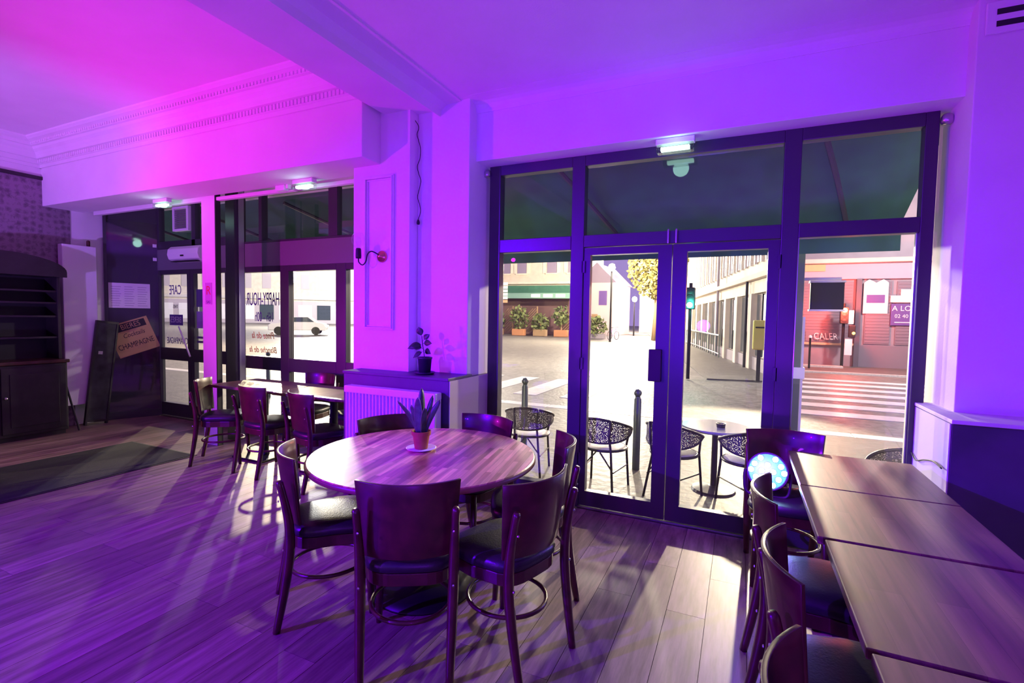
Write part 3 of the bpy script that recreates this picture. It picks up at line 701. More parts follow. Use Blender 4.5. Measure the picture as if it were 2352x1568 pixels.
def leaf_mesh(h, wd, lean, az, twist=0.0, y0=0.02):
    """broad upright blade"""
    bm = nb(); L = Vector((cos(az), sin(az), 0)); S = Vector((-sin(az + twist), cos(az + twist), 0))
    N = 12; rows = []
    for i in range(N + 1):
        u = i / N
        c = L * (y0 + lean * u ** 1.6) + Vector((0, 0, h * u))
        wv = wd * (0.35 + 1.3 * u) * (1 - u) ** 0.55 * 1.15 if u < 1 else 0.0008
        wv = max(wv, 0.0008); cup = 0.25 * wv
        rows.append([bm.verts.new(c - S * wv + L * cup), bm.verts.new(c - L * cup * 0.6), bm.verts.new(c + S * wv + L * cup)])
    for a, b in zip(rows, rows[1:]):
        for j in range(2): bm.faces.new((a[j], a[j + 1], b[j + 1], b[j]))
    return bm, [r[0].co.copy() for r in rows], [r[2].co.copy() for r in rows]
t = thing('snake_plant', 'snake plant with broad pointed leaves in a terracotta pot on the round table', 'plant', (-1.600, 2.262, 0.759), 0.3)
obj('pot', lathe(nb(), [(0, 0), (0.036, 0), (0.047, 0.075), (0.053, 0.076), (0.055, 0.098), (0.050, 0.098), (0.046, 0.085), (0, 0.085)], (0, 0, 0), 28), TERRA, t, smooth=False)
obj('soil', lathe(nb(), [(0, 0.088), (0.046, 0.086), (0.046, 0.082)], (0, 0, 0), 20), SOIL, t)
for (h, wd, lean, az, tw) in ((0.245, 0.026, 0.02, 1.9, 0.3), (0.205, 0.030, 0.012, 4.4, 0.1), (0.175, 0.022, 0.12, 3.1, 1.4), (0.16, 0.019, 0.035, 3.6, 0.9), (0.19, 0.026, 0.085, 0.0, 1.4), (0.205, 0.020, 0.05, 0.8, 0.6), (0.15, 0.022, 0.03, 5.4, 0.1)):
    bm, e0, e1 = leaf_mesh(h, wd, lean, az, tw)
    bmesh.ops.translate(bm, vec=(0, 0, 0.085), verts=bm.verts)
    lf = obj('leaf', bm, LEAF, t, smooth=True, solid=0.003)
    b2 = nb(); off = Vector((0, 0, 0.085))
    tube(b2, [p + off for p in e0], 0.0013, 5); tube(b2, [p + off for p in e1], 0.0013, 5)
    obj('leaf_edge', b2, LEAFE, lf)
t = thing('saucer', 'small white saucer under the terracotta pot on the round table', 'saucer', (-1.600, 2.262, 0.75))
obj('dish', lathe(nb(), [(0, 0.002), (0.05, 0.0), (0.055, 0.002), (0.082, 0.010), (0.084, 0.013), (0.080, 0.013), (0.052, 0.008), (0, 0.008)], (0, 0, 0), 36), WHITE, t, smooth=True)
obj('foot_ring', lathe(nb(), [(0.04, 0.0), (0.045, 0.0), (0.045, 0.004), (0.04, 0.004)], (0, 0, 0), 28), WHITE, t)

# leafy plant on the ledge
t = thing('potted_plant', 'leafy dark plant in a glazed pot and saucer on the dark ledge by the pier', 'plant', (-2.27, 3.25, 1.0345))
obj('dish', lathe(nb(), [(0, 0), (0.07, 0), (0.085, 0.016), (0.082, 0.018), (0.066, 0.006), (0, 0.006)], (0, 0, 0), 28), CERAM, t, smooth=True)
obj('pot', lathe(nb(), [(0, 0.007), (0.045, 0.007), (0.056, 0.12), (0.060, 0.122), (0.060, 0.135), (0.054, 0.135), (0.05, 0.12), (0, 0.12)], (0, 0, 0), 28), CERAM, t, smooth=True)
obj('stem', tube(nb(), smoothpts([(0, 0, 0.11), (-0.01, 0, 0.17), (-0.025, 0.0, 0.25), (-0.03, 0, 0.30)]), 0.004, 6), WOOD, t)
for (p0, d, L, wd) in (((-0.03, 0, 0.29), (-0.25, -0.1, 1), 0.09, 0.03), ((-0.02, 0, 0.24), (1, -0.3, 0.25), 0.10, 0.026), ((-0.02, 0, 0.235), (-1, -0.4, -0.15), 0.11, 0.028), ((-0.015, 0, 0.20), (-0.9, -0.4, 0.35), 0.085, 0.024),
                      ((-0.01, 0, 0.19), (0.8, -0.3, -0.05), 0.08, 0.024), ((-0.01, 0, 0.16), (0.5, -0.6, 0.3), 0.07, 0.02), ((-0.02, 0, 0.26), (0.6, 0.1, 0.8), 0.08, 0.024), ((-0.02, 0, 0.22), (-0.6, -0.7, 0.2), 0.08, 0.024), ((-0.012, 0, 0.18), (-0.8, -0.5, -0.4), 0.075, 0.02)):
    D = Vector(d).normalized(); S = D.cross(Vector((0.2, -1, 0.3))).normalized(); P0 = Vector(p0); U = S.cross(D)
    bm = nb(); rows = []
    for i in range(9):
        u = i / 8; wv = max(0.0006, wd * sin(pi * u ** 0.85)); c = P0 + D * (0.015 + L * u) - Vector((0, 0, 1)) * 0.02 * u * u
        rows.append([bm.verts.new(c - S * wv + U * wv * .25), bm.verts.new(c), bm.verts.new(c + S * wv + U * wv * .25)])
    for a, b in zip(rows, rows[1:]):
        for j in range(2): bm.faces.new((a[j], a[j + 1], b[j + 1], b[j]))
    lf = obj('leaf', bm, LEAF2, t, smooth=True, solid=0.0015)
    obj('leaf_stalk', tube(nb(), [P0, P0 + D * 0.02], 0.0018, 5), LEAF2, lf)

# row of square tables on the right
def square_table(x0, x1, y0, y1, label, m=TOP2):
    cx, cy = (x0 + x1) / 2, (y0 + y1) / 2
    t = thing('square_table', label, 'table', (cx, cy, 0), 0, 'square wooden tables pushed together in a row')
    hx, hy = (x1 - x0) / 2, (y1 - y0) / 2
    obj('tabletop', box(nb(), -hx, hx, -hy, hy, 0.722, 0.75), m, t, bevel=0.004)
    obj('column', lathe(nb(), [(0.045, 0.02), (0.036, 0.05), (0.036, 0.68), (0.05, 0.715), (0.05, 0.721)], (0, 0, 0), 16), IRON, t, smooth=True)
    obj('bearer', box(nb(), -0.2, 0.2, -0.025, 0.025, 0.70, 0.7215), IRON, t)
    obj('base', box(nb(), -0.20, 0.20, -0.20, 0.20, 0, 0.018), IRON, t, bevel=0.006)
    return t
square_table(0.272, 0.852, 2.604, 3.268, 'square wooden table at the window end of the row, pink light on it')
square_table(0.268, 0.850, 1.995, 2.598, 'square wooden table second from the window in the right-hand row')
square_table(0.288, 0.868, 1.352, 1.980, 'square wooden table third from the window in the right-hand row')
square_table(0.295, 0.875, 0.720, 1.338, 'square wooden table nearest the camera in the bottom right corner')

# long table by the left window: two tops on cast bases
for (x0, x1, y0, y1, lab) in ((-4.98, -4.02, 3.27, 3.86, 'wooden table at the left window, lit by a patch of street light'), (-4.01, -3.03, 3.25, 3.84, 'wooden table at the left window, right half against the column')):
    cx, cy = (x0 + x1) / 2, (y0 + y1) / 2
    t = thing('window_table', lab, 'table', (cx, cy, 0), 0, 'two tables joined under the left window')
    hx, hy = (x1 - x0) / 2, (y1 - y0) / 2
    obj('tabletop', box(nb(), -hx, hx, -hy, hy, 0.722, 0.75), TOP2, t, bevel=0.006)
    obj('column', lathe(nb(), [(0.045, 0.02), (0.036, 0.05), (0.036, 0.68), (0.05, 0.721)], (0, 0, 0), 16), IRON, t, smooth=True)
    obj('bearer', box(nb(), -0.3, 0.3, -0.025, 0.025, 0.70, 0.7215), IRON, t)
    obj('base', box(nb(), -0.22, 0.22, -0.22, 0.22, 0, 0.02), IRON, t, bevel=0.006)

# LED spotlight standing on the far chair
t = thing('led_spotlight', 'round stage spotlight with glowing cyan lenses on the chair at the end of the row', 'spotlight', (0.165, 3.17, 0.635))
Ml = (Vector((0, 0, 1.5)) - Vector((0.165, 3.17, 0.635))).to_track_quat('Z', 'Y').to_matrix().to_4x4()
obj('housing', lathe(nb(), [(0.0, -0.075), (0.07, -0.075), (0.092, -0.055), (0.098, 0.0), (0.108, 0.004), (0.108, 0.018), (0.100, 0.018), (0.098, 0.006), (0, 0.006)], (0, 0, 0), 36, M=Ml), BLACK, t, smooth=False)
lens = [(-0.038, 0.072), (0.038, 0.072), (-0.068, 0.036), (0, 0.036), (0.068, 0.036), (-0.085, 0), (-0.03, 0), (0.03, 0), (0.085, 0), (-0.058, -0.038), (0, -0.038), (0.058, -0.038), (-0.028, -0.074), (0.03, -0.074)]
for (a, b) in lens:
    rim = obj('lens', lathe(nb(), [(0, 0.016), (0.009, 0.015), (0.0145, 0.010), (0.0155, 0.006)], (a, b, 0), 14, M=Ml), LEDM, t, smooth=True)
    obj('lens_ring', lathe(nb(), [(0.0155, 0.006), (0.0175, 0.006), (0.0175, 0.010), (0.0155, 0.010), (0.0155, 0.006)], (a, b, 0), 14, M=Ml), BLACK, rim)
obj('yoke', tube(nb(), smoothpts([(-0.115, 0, 0.0), (-0.118, 0.0, -0.06), (-0.10, 0, -0.135), (0, 0, -0.142), (0.10, 0, -0.135), (0.118, 0, -0.06), (0.115, 0, 0)]), 0.008, 8), BLACK, t)
point('spotlight_glow', (0.14, 2.985, 0.695), 15, (0.22, 0.01, 1.0), 0.05)
obj('glare_disc', lathe(nb(), [(0, 0.0075), (0.097, 0.0075)], (0, 0, 0), 36, M=Ml), mat('cyan_glare', (0.1, 0.5, 0.7), 0.3, emit=(0.03, 0.55, 1.0), estr=1.1), t)  # glare between the lenses, put in as a glowing disc

# floor mat
t = tag(boxo('door_mat', (-6.24, -5.12, 1.45, 3.21, 0.0005, 0.010), MATT, bevel=0.003), 'large black rectangular doormat on the wooden floor at left', 'mat')
boxo('rubber_edge', (-6.26, -5.10, 1.43, 1.449, 0.0005, 0.006), BLACK, t); boxo('rubber_edge', (-6.26, -5.10, 3.211, 3.23, 0.0005, 0.006), BLACK, t)
boxo('rubber_edge', (-6.26, -6.241, 1.45, 3.21, 0.0005, 0.006), BLACK, t); boxo('rubber_edge', (-5.119, -5.10, 1.45, 3.21, 0.0005, 0.006), BLACK, t)

# dark dresser on the left wall
t = thing('dark_dresser', 'tall dark dresser with an arched crown against the patterned wallpaper', 'dresser', (-7.785, 2.50, 0))
W2 = 0.62
obj('lower_cupboard', box(nb(), 0, 0.42, -W2, W2, 0.05, 0.86), DRES, t, bevel=0.008)
obj('worktop', box(nb(), 0, 0.44, -W2 - 0.02, W2 + 0.02, 0.86, 0.90), WOOD, t, bevel=0.008)
obj('plinth', box(nb(), 0.01, 0.39, -W2 + 0.02, W2 - 0.02, 0, 0.05), DRES, t)
for s in (-1, 1):
    dd = obj('door', box(nb(), 0.42, 0.438, s * 0.31 - 0.29, s * 0.31 + 0.29, 0.09, 0.83), DRES, t, bevel=0.005)
    obj('door_panel', box(nb(), 0.438, 0.446, s * 0.31 - 0.22, s * 0.31 + 0.22, 0.16, 0.76), DRES, dd, bevel=0.006)
    obj('door_knob', lathe(nb(), [(0, 0), (0.008, 0), (0.008, 0.015), (0.015, 0.022), (0.012, 0.032), (0, 0.034)], (0, 0, 0), 12, M=Matrix.Translation((0.438, s * 0.05, 0.5)) @ Matrix.Rotation(pi / 2, 4, 'Y')), METAL, dd, smooth=True)
for s in (-1, 1): obj('side_panel', box(nb(), 0, 0.30, s * W2 - (0.03 if s > 0 else 0), s * W2 + (0.03 if s < 0 else 0), 0.90, 1.88), DRES, t, bevel=0.003)
obj('back_panel', box(nb(), 0, 0.015, -W2 + 0.03, W2 - 0.03, 0.90, 1.88), BLACK, t)
for z in (1.15, 1.40, 1.56, 1.70): obj('shelf', box(nb(), 0.015, 0.28, -W2 + 0.03, W2 - 0.03, z, z + 0.02), DRES, t)
pl = [(-W2 - 0.03, 1.88)] + [(-(W2 + 0.03) * cos(pi * k / 24), 1.93 + 0.20 * sin(pi * k / 24)) for k in range(25)] + [(W2 + 0.03, 1.88)]
MC = Matrix(((0, 0, 1, 0), (1, 0, 0, 0), (0, 1, 0, 0), (0, 0, 0, 1)))
obj('arched_crown', prism(nb(), pl, 0.0, 0.34, M=MC), DRES, t, bevel=0.006)
obj('crown_moulding', prism(nb(), [(y * 1.03, z if z < 1.9 else z + 0.012) for y, z in pl], 0.34, 0.36, M=MC), DRES, t, bevel=0.004)
tag(obj('leaning_pole', tube(nb(), [(-7.36, 3.22, 0.012), (-7.60, 3.17, 0.7), (-7.775, 3.12, 1.34)], 0.012, 8), CHALK, smooth=True), 'thin worn pole leaning on the wall right of the dark dresser', 'pole')
# menu board leaning at the side glass
t = thing('menu_board', 'worn black menu board standing in front of the smoked side glass', 'board', (-7.60, 3.50, 0), radians(4))
Mb = Matrix.Rotation(radians(-7), 4, 'X')
obj('panel', box(nb(), -0.012, 0.012, -0.11, 0.11, 0.05, 1.34, M=Mb), CHALK, t, bevel=0.003)
for s in (-1, 1): obj('frame_stile', box(nb(), -0.02, 0.02, s * 0.12 - 0.012, s * 0.12 + 0.012, 0.0, 1.36, M=Mb), DRES, t, bevel=0.003)
obj('frame_rail', box(nb(), -0.02, 0.02, -0.108, 0.108, 1.33, 1.36, M=Mb), DRES, t); obj('frame_rail', box(nb(), -0.02, 0.02, -0.108, 0.108, 0.04, 0.07, M=Mb), DRES, t)
obj('chalk_marks', box(nb(), 0.0122, 0.0130, -0.07, -0.02, 0.92, 0.96, M=Mb), SEATF, t)
# ================================================================== STREET
G = -0.2
st = struct('floor_street', box(nb(), -90, 40, 4.45, 120, G - 0.5, G - 0.02), ASPH)
st.name = 'street_ground'
boxo('pavement', (-30, 6, 4.35, 8.7, G - 0.05, G), PAVE, st)
boxo('pavement_strip', (-3.4, -3.0, 3.9, 4.36, G - 0.05, G), PAVE, st)
boxo('pavement', (-3.05, 3.4, 3.9, 4.36, G - 0.05, G), PAVE, st)
for k in range(26): boxo('kerbstone', (-19 + k * 0.98, -19 + k * 0.98 + 0.972, 8.7, 9.0, G - 0.06, G + 0.004), KERB, st, bevel=0.01)
# crossing
for k in range(7):
    y = 10.6 + k * 1.05
    boxo('crossing_stripe', (1.0, 7.5, y, y + 0.5, G - 0.021, G - 0.012), ZEBRA, st)
for k in range(6):
    x = -9.0 + k * 1.1
    boxo('crossing_stripe', (x, x + 0.55, 10.0, 13.0, G - 0.021, G - 0.012), ZEBRA, st)
boxo('far_pavement', (0.8, 16, 19.6, 22.5, G - 0.05, G + 0.03), PAVE, st)
boxo('far_kerb', (0.8, 16, 19.4, 19.6, G - 0.05, G + 0.04), KERB, st)

# awnings
def awning(name, label, x0, x1, ya, za, yb, zb, drop):
    t = thing(name, label, 'awning', (0, 0, 0), 0, 'green awnings over the shop fronts')
    sl = Vector((0, yb - ya, zb - za)); nrm = Vector((0, -sl.z, sl.y)).normalized() * 0.012
    bm = nb(); v = [bm.verts.new(p) for p in (Vector((x0, ya, za)), Vector((x1, ya, za)), Vector((x1, yb, zb)), Vector((x0, yb, zb)))]
    u = [bm.verts.new(p.co + nrm) for p in v]
    bm.faces.new(v[::-1]); bm.faces.new(u)
    for i in range(4): bm.faces.new((v[i], v[(i + 1) % 4], u[(i + 1) % 4], u[i]))
    obj('canopy', bm, AWN, t)
    obj('valance', box(nb(), x0, x1, yb - 0.006, yb + 0.006, zb - drop, zb + 0.005), AWN, t)
    obj('front_rail', box(nb(), x0, x1, yb - 0.03, yb + 0.02, zb - 0.03, zb), FRAME, t)
    obj('wall_roller', tube(nb(), [(x0, ya, za), (x1, ya, za)], 0.05, 10), FRAME, t)
    n = max(2, int((x1 - x0) / 1.5))
    for k in range(n):
        xx = x0 + (k + 0.6) * (x1 - x0) / n
        obj('folding_arm', tube(nb(), [(xx, ya + 0.05, za - 0.16), (xx + 0.22, (ya + yb) / 2, (za + zb) / 2 - 0.10), (xx + 0.42, yb - 0.04, zb - 0.03)], 0.022, 6), FRAME, t)
    return t
awning('awning', 'green awning over the wide window seen from below through its glass', -2.9, 1.26, 3.98, 3.12, 5.5, 2.40, 0.25)
awning('awning', 'green awning over the left shop front and entrance seen from below', -9.6, -3.0, 4.45, 3.05, 6.0, 2.50, 0.27)

# outdoor bistro chairs
def bistro(label, loc, rz, src=None):
    GRP = 'woven bistro chairs outside the wide window'
    if src: o = dup(src, loc, rz, label); o['group'] = GRP; return o
    t = thing('bistro_chair', label, 'chair', loc, rz, GRP)
    R = 0.265
    def shell(u, v):
        a = radians(-90 + (u - 0.5) * 210); e = abs(u - 0.5) * 2
        top = 0.735 - 0.13 * e ** 1.6; bot = 0.50 + 0.11 * e ** 2.2
        if bot > top - 0.004: bot = top - 0.004
        return Vector((R * cos(a), R * 0.95 * sin(a), bot + (top - bot) * v))
    obj('backrest', grid(nb(), shell, 32, 4), WEAVE, t, smooth=True)
    obj('back_rim', tube(nb(), [shell(k / 32, 1) for k in range(33)], 0.013, 8), RATT, t, smooth=True)
    obj('back_rim', tube(nb(), [shell(k / 32, 0) for k in range(33)], 0.009, 8), RATT, t, smooth=True)
    obj('seat', lathe(nb(), [(0, 0.435), (0.20, 0.432), (0.215, 0.425), (0.215, 0.41), (0, 0.41)], (0, 0, 0), 28), SEATF, t, smooth=True)
    obj('seat_rim', tube(nb(), [(0.218 * cos(2 * pi * k / 28), 0.218 * sin(2 * pi * k / 28), 0.418) for k in range(28)], 0.014, 8, closed=True), RATT, t, smooth=True)
    for s in (-1, 1):
        obj('leg', tube(nb(), [(s * 0.20, 0.19, 0), (s * 0.18, 0.15, 0.42), (s * 0.235, 0.06, 0.60)], 0.012, 8), RATT, t, smooth=True)
        obj('leg', tube(nb(), [(s * 0.17, -0.25, 0), (s * 0.125, -0.185, 0.40), (s * 0.12, -0.235, 0.56), (s * 0.13, -0.238, 0.73)], 0.012, 8), RATT, t, smooth=True)
        obj('brace', tube(nb(), [(s * 0.148, -0.215, 0.24), (s * 0.02, -0.20, 0.40)], 0.008, 6), RATT, t)
        obj('brace', tube(nb(), [(s * 0.19, 0.17, 0.22), (s * 0.158, -0.21, 0.22)], 0.008, 6), RATT, t)
    return t
b0 = bistro('woven bistro chair outside, partly behind the round table', (-2.10, 5.02, G), radians(12))
bistro('woven bistro chair outside behind the left glass door leaf', (-1.21, 4.86, G), radians(-4), b0)
bistro('woven bistro chair outside left of the outdoor table', (-0.55, 4.95, G), radians(-22), b0)
bistro('woven bistro chair outside right of the outdoor table, beside the stage spotlight', (0.10, 4.98, G), radians(30), b0)
bistro('woven bistro chair outside at the far right behind the end table', (1.14, 4.42, G), radians(165), b0)
t = thing('outdoor_table', 'round pedestal cafe table outside between two woven chairs', 'table', (-0.20, 5.28, G))
obj('tabletop', lathe(nb(), [(0, 0.62), (0.31, 0.62), (0.33, 0.635), (0.32, 0.65), (0, 0.65)], (0, 0, 0), 36), mat('wet_stone_top', (0.35, 0.36, 0.42), 0.1), t, smooth=False)
obj('column', lathe(nb(), [(0.03, 0.02), (0.028, 0.62)], (0, 0, 0), 14), RATT, t)
obj('base', lathe(nb(), [(0, 0), (0.21, 0), (0.20, 0.02), (0.05, 0.05), (0, 0.05)], (0, 0, 0), 24), RATT, t)
obj('ashtray', lathe(nb(), [(0, 0.651), (0.04, 0.651), (0.045, 0.69), (0.038, 0.69), (0.034, 0.66), (0, 0.66)], (0.05, -0.05, 0), 18), RATT, t)

# bollards
def bollard(label, loc, src=None):
    if src: return dup(src, loc, None, label)
    t = thing('bollard', label, 'bollard', loc, 0, 'steel bollards along the pavement')
    obj('post', lathe(nb(), [(0.042, 0), (0.042, 0.80), (0.030, 0.815), (0.030, 0.83)], (0, 0, 0), 18), BOLL, t, smooth=True)
    obj('ball_top', lathe(nb(), [(0, 0.825)] + [(0.045 * sin(pi * k / 10), 0.87 - 0.045 * cos(pi * k / 10)) for k in range(1, 10)] + [(0, 0.915)], (0, 0, 0), 18), BOLL, t, smooth=True)
    return t
q = bollard('grey-green ball-topped bollard seen through the left glass door leaf', (-1.03, 5.60, G))
bollard('grey-green ball-topped bollard seen through the side pane left of the doors', (-2.52, 5.85, G), q)
bollard('dark bollard seen through the lettered shop window on the left', (-8.6, 6.9, G), q)

# post with hanging display box just outside the right pane
t = thing('awning_post', 'grey outdoor post carrying a dark display box outside the right pane', 'post', (0.545, 6.0, G))
obj('post', box(nb(), -0.05, 0.03, -0.04, 0.04, 0, 2.55), BOLL, t, bevel=0.004)
obj('post_cap', box(nb(), 0.03, 0.055, -0.03, 0.03, 0, 1.75), mat('pale_post_trim', (0.7, 0.68, 0.72), 0.4), t)
obj('clamp', box(nb(), -0.07, 0.07, -0.055, 0.055, 1.10, 1.22), WHITE, t, bevel=0.004)
obj('bracket', box(nb(), 0.03, 0.36, -0.02, 0.02, 2.13, 2.16), METAL, t)
bx = obj('display_box', box(nb(), 0.09, 0.385, -0.045, 0.045, 1.82, 2.12), BLACK, t, bevel=0.012)
obj('box_rim', box(nb(), 0.08, 0.395, -0.05, 0.05, 2.105, 2.125), METAL, bx); obj('box_rim', box(nb(), 0.08, 0.395, -0.05, 0.05, 1.812, 1.83), METAL, bx)

# ---- right: grey shop across the crossing
t = thing('grey_shop', 'grey shop front with a to-let sign across the crossing', 'building', (0, 22.5, G))
obj('wall', box(nb(), 1.7, 14, 0.10, 0.8, 0, 11), GREYF, t)
obj('sign_band', box(nb(), 1.7, 14, -0.02, 0.10, 3.35, 3.95), mat('pale_violet_fascia', (0.42, 0.38, 0.46), 0.6), t)
obj('cornice', box(nb(), 1.7, 14, -0.20, 0.10, 3.95, 4.12), STONE, t, bevel=0.02)
obj('base_panel', box(nb(), 4.05, 14, 0.0, 0.10, 0, 0.85), SHUT, t)
obj('pilaster', box(nb(), 3.88, 4.05, -0.08, 0.1, 0, 3.35), mat('dark_pilaster', (0.12, 0.10, 0.13), 0.5), t, bevel=0.01)
obj('pilaster', box(nb(), 1.7, 1.86, -0.08, 0.1, 0, 3.35), SHUT, t, bevel=0.01)
for (a, b) in ((1.95, 3.8), (4.2, 5.0), (5.15, 7.0), (7.2, 9.2), (9.4, 11.5)):
    wdw = obj('shutter', box(nb(), a, b, 0.06, 0.10, 0.9, 3.25), SHUT, t)
    obj('shutter_slats', [box(bm_, a + .03, b - .03, 0.045, 0.06, 0.95 + k * 0.115, 1.03 + k * 0.115) for bm_ in [nb()] for k in range(20)][-1], SHUT, wdw)
obj('sill_line', box(nb(), 1.86, 3.88, -0.03, 0.08, 0.82, 0.90), mat('ochre_line', (0.5, 0.42, 0.25), 0.6), t)
s1 = obj('white_sign', prism(nb(), [(4.12, 2.05), (4.88, 2.05), (4.88, 3.2), (4.72, 3.33), (4.5, 3.2), (4.28, 3.33), (4.12, 3.2)], 0.0, 0.04, M=Matrix(((1, 0, 0, 0), (0, 0, 1, 0.0), (0, 1, 0, 0), (0, 0, 0, 1)))), WSIGN, t)
obj('sign_panel', box(nb(), 4.22, 4.78, -0.01, 0.0, 2.45, 2.75), PURS, s1)
s2 = obj('letting_board', box(nb(), 4.98, 6.05, -0.02, 0.05, 1.62, 2.42), PURS, t, bevel=0.01)
text('lettering', 'A LOUER', 0.27, at(5.53, -0.03, 2.24) @ FACE, WSIGN, s2, ext=0.004, sx=0.95)
text('lettering', '02 40 89 60', 0.19, at(5.53, -0.03, 1.96) @ FACE, WSIGN, s2, ext=0.004, sx=0.95)
obj('underline', box(nb(), 5.1, 5.95, -0.026, -0.02, 1.72, 1.75), WSIGN, s2)
s3 = obj('white_panel', box(nb(), 4.95, 6.05, -0.02, 0.05, 2.47, 2.72), WSIGN, t); obj('white_panel', box(nb(), 5.25, 5.8, -0.02, 0.05, 2.72, 2.95), WSIGN, t)
obj('graffiti_backing', box(nb(), 2.3, 3.5, 0.035, 0.045, 0.95, 1.35), SHUT, t)
g = text('graffiti', 'CALER', 0.36, at(2.98, -0.04, 1.14) @ FACE, WSIGN, t, ext=0.004, sx=0.75, shear=-0.2)
obj('yellow_plate', box(nb(), 2.1, 2.85, -0.06, -0.02, 3.66, 3.92), mat('ochre_plate', (0.50, 0.46, 0.22), 0.6), t)
obj('bench_slab', box(nb(), 1.9, 3.4, -1.2, -0.9, 0.0, 0.10), KERB, t)

# traffic light with red lamp
def signal(label, loc, cols, rz=0):
    t = thing('traffic_light', label, 'traffic light', loc, rz)
    obj('pole', tube(nb(), [(0, 0, 0), (0, 0, 2.75)], 0.05, 10), IRON, t)
    hd = obj('signal_head', box(nb(), -0.13, 0.13, -0.16, 0.08, 2.0, 2.62), BLACK, t, bevel=0.03)
    for k, (c, z) in enumerate(zip(cols, (2.50, 2.31, 2.12))):
        m_ = c if c else BLACK
        obj('signal_lens', lathe(nb(), [(0, 0.012), (0.055, 0.008), (0.078, 0)], (0, 0, 0), 20, M=Matrix.Translation((0, -0.162, z)) @ Mr), m_, hd, smooth=True)
        obj('visor', tube(nb(), [(0.085 * cos(a), -0.17, z + 0.085 * sin(a)) for a in [pi * j / 12 for j in range(13)]], 0.008, 5), BLACK, hd)
    return t
t = signal('red traffic light in front of the grey shop', (3.42, 21.8, G), (REDL, None, None))
t.location.z = G - 0.35
obj('pedestrian_head', box(nb(), 0.16, 0.36, -0.16, 0.04, 1.50, 1.95), BLACK, t, bevel=0.02)
obj('pedestrian_lens', lathe(nb(), [(0, 0.01), (0.05, 0)], (0, 0, 0), 16, M=Matrix.Translation((0.30, -0.165, 1.66)) @ Mr), ORNL, t, smooth=True)
obj('white_plate', box(nb(), 0.08, 0.32, 0.05, 0.06, 2.0, 2.5), WSIGN, t); obj('white_plate', box(nb(), 0.05, 0.28, -0.12, -0.10, 0.85, 1.45), WSIGN, t)
point('red_signal_light', (3.42, 21.3, 1.95), 450, (1.0, 0.10, 0.05), 0.1)
signal('green traffic light glowing beside the right door stile', (-1.36, 15.0, G), (None, None, GRNL))
point('green_signal_light', (-1.32, 14.7, 1.92), 60, (0.10, 1.0, 0.75), 0.12)
t = thing('street_bollard', 'thin dark marker post on the far pavement by the graffiti', 'post', (2.25, 20.6, G + 0.03))
obj('post', tube(nb(), [(0, 0, 0), (0, 0, 1.1)], 0.035, 8), IRON, t); obj('cap', lathe(nb(), [(0, 1.09), (0.06, 1.10), (0.06, 1.16), (0, 1.2)], (0, 0, 0), 12), WSIGN, t)

# ---- middle: long pale building along the side street
d = Vector((-0.205, 0.979, 0)); rot = atan2(-d.x, d.y)
t = thing('limestone_building', 'long pale building with tall dark shop windows running up the side street', 'building', (0.80, 16.6, G), rot)
# local +Y runs up the street, local +X into the building
obj('wall', prism(nb(), [(0.25, 0), (0.75, 0), (2.0, 5.2), (2.2, 6.9), (8, 9.5), (8, 42), (0.25, 42)], 0, 14), STONE, t)
obj('ground_floor_band', box(nb(), 0.10, 0.25, 0, 42, 2.65, 3.10), STONE, t)
obj('string_course', box(nb(), -0.10, 0.25, 0, 42, 3.10, 3.28), RENDER, t, bevel=0.02)
obj('plinth', box(nb(), 0.12, 0.25, 0, 42, 0, 0.45), GREYF, t)
for k in range(14):
    y = 0.4 + k * 2.3
    obj('pilaster', box(nb(), 0.02, 0.25, y, y + 0.42, 0, 2.65), STONE, t, bevel=0.01)
    wn = obj('shop_window', box(nb(), 0.17, 0.245, y + 0.55, y + 2.1, 0.5, 2.60), DGLS, t)
    obj('window_frame', box(nb(), 0.13, 0.17, y + 1.28, y + 1.36, 0.5, 2.60), FRAME, wn)
    obj('fabric_banner', box(nb(), 0.10, 0.13, y + 0.58, y + 0.95, 1.3, 2.55), CURT, wn)
for k in range(22):
    y = 0.7 + k * 1.5
    wn = obj('upper_window', box(nb(), 0.19, 0.245, y, y + 0.72, 3.75, 5.9), CURT, t)
    obj('window_surround', box(nb(), 0.14, 0.25, y - 0.12, y, 3.7, 6.0), KERB, wn); obj('window_surround', box(nb(), 0.14, 0.25, y + .72, y + 0.84, 3.7, 6.0), KERB, wn)
    obj('window_mullion', box(nb(), 0.17, 0.19, y + 0.33, y + 0.39, 3.75, 5.9), GREYF, wn)
obj('drainpipe', tube(nb(), [(-0.02, 9.1, 0), (-0.02, 9.1, 14)], 0.06, 8), GREYF, t)
obj('drainpipe', tube(nb(), [(-0.02, 3.2, 0), (-0.02, 3.2, 3.1)], 0.05, 8), IRON, t)
boxo('side_pavement', (-1.9, 0.25, -1, 42, -0.05, 0.02), PAVE, t)
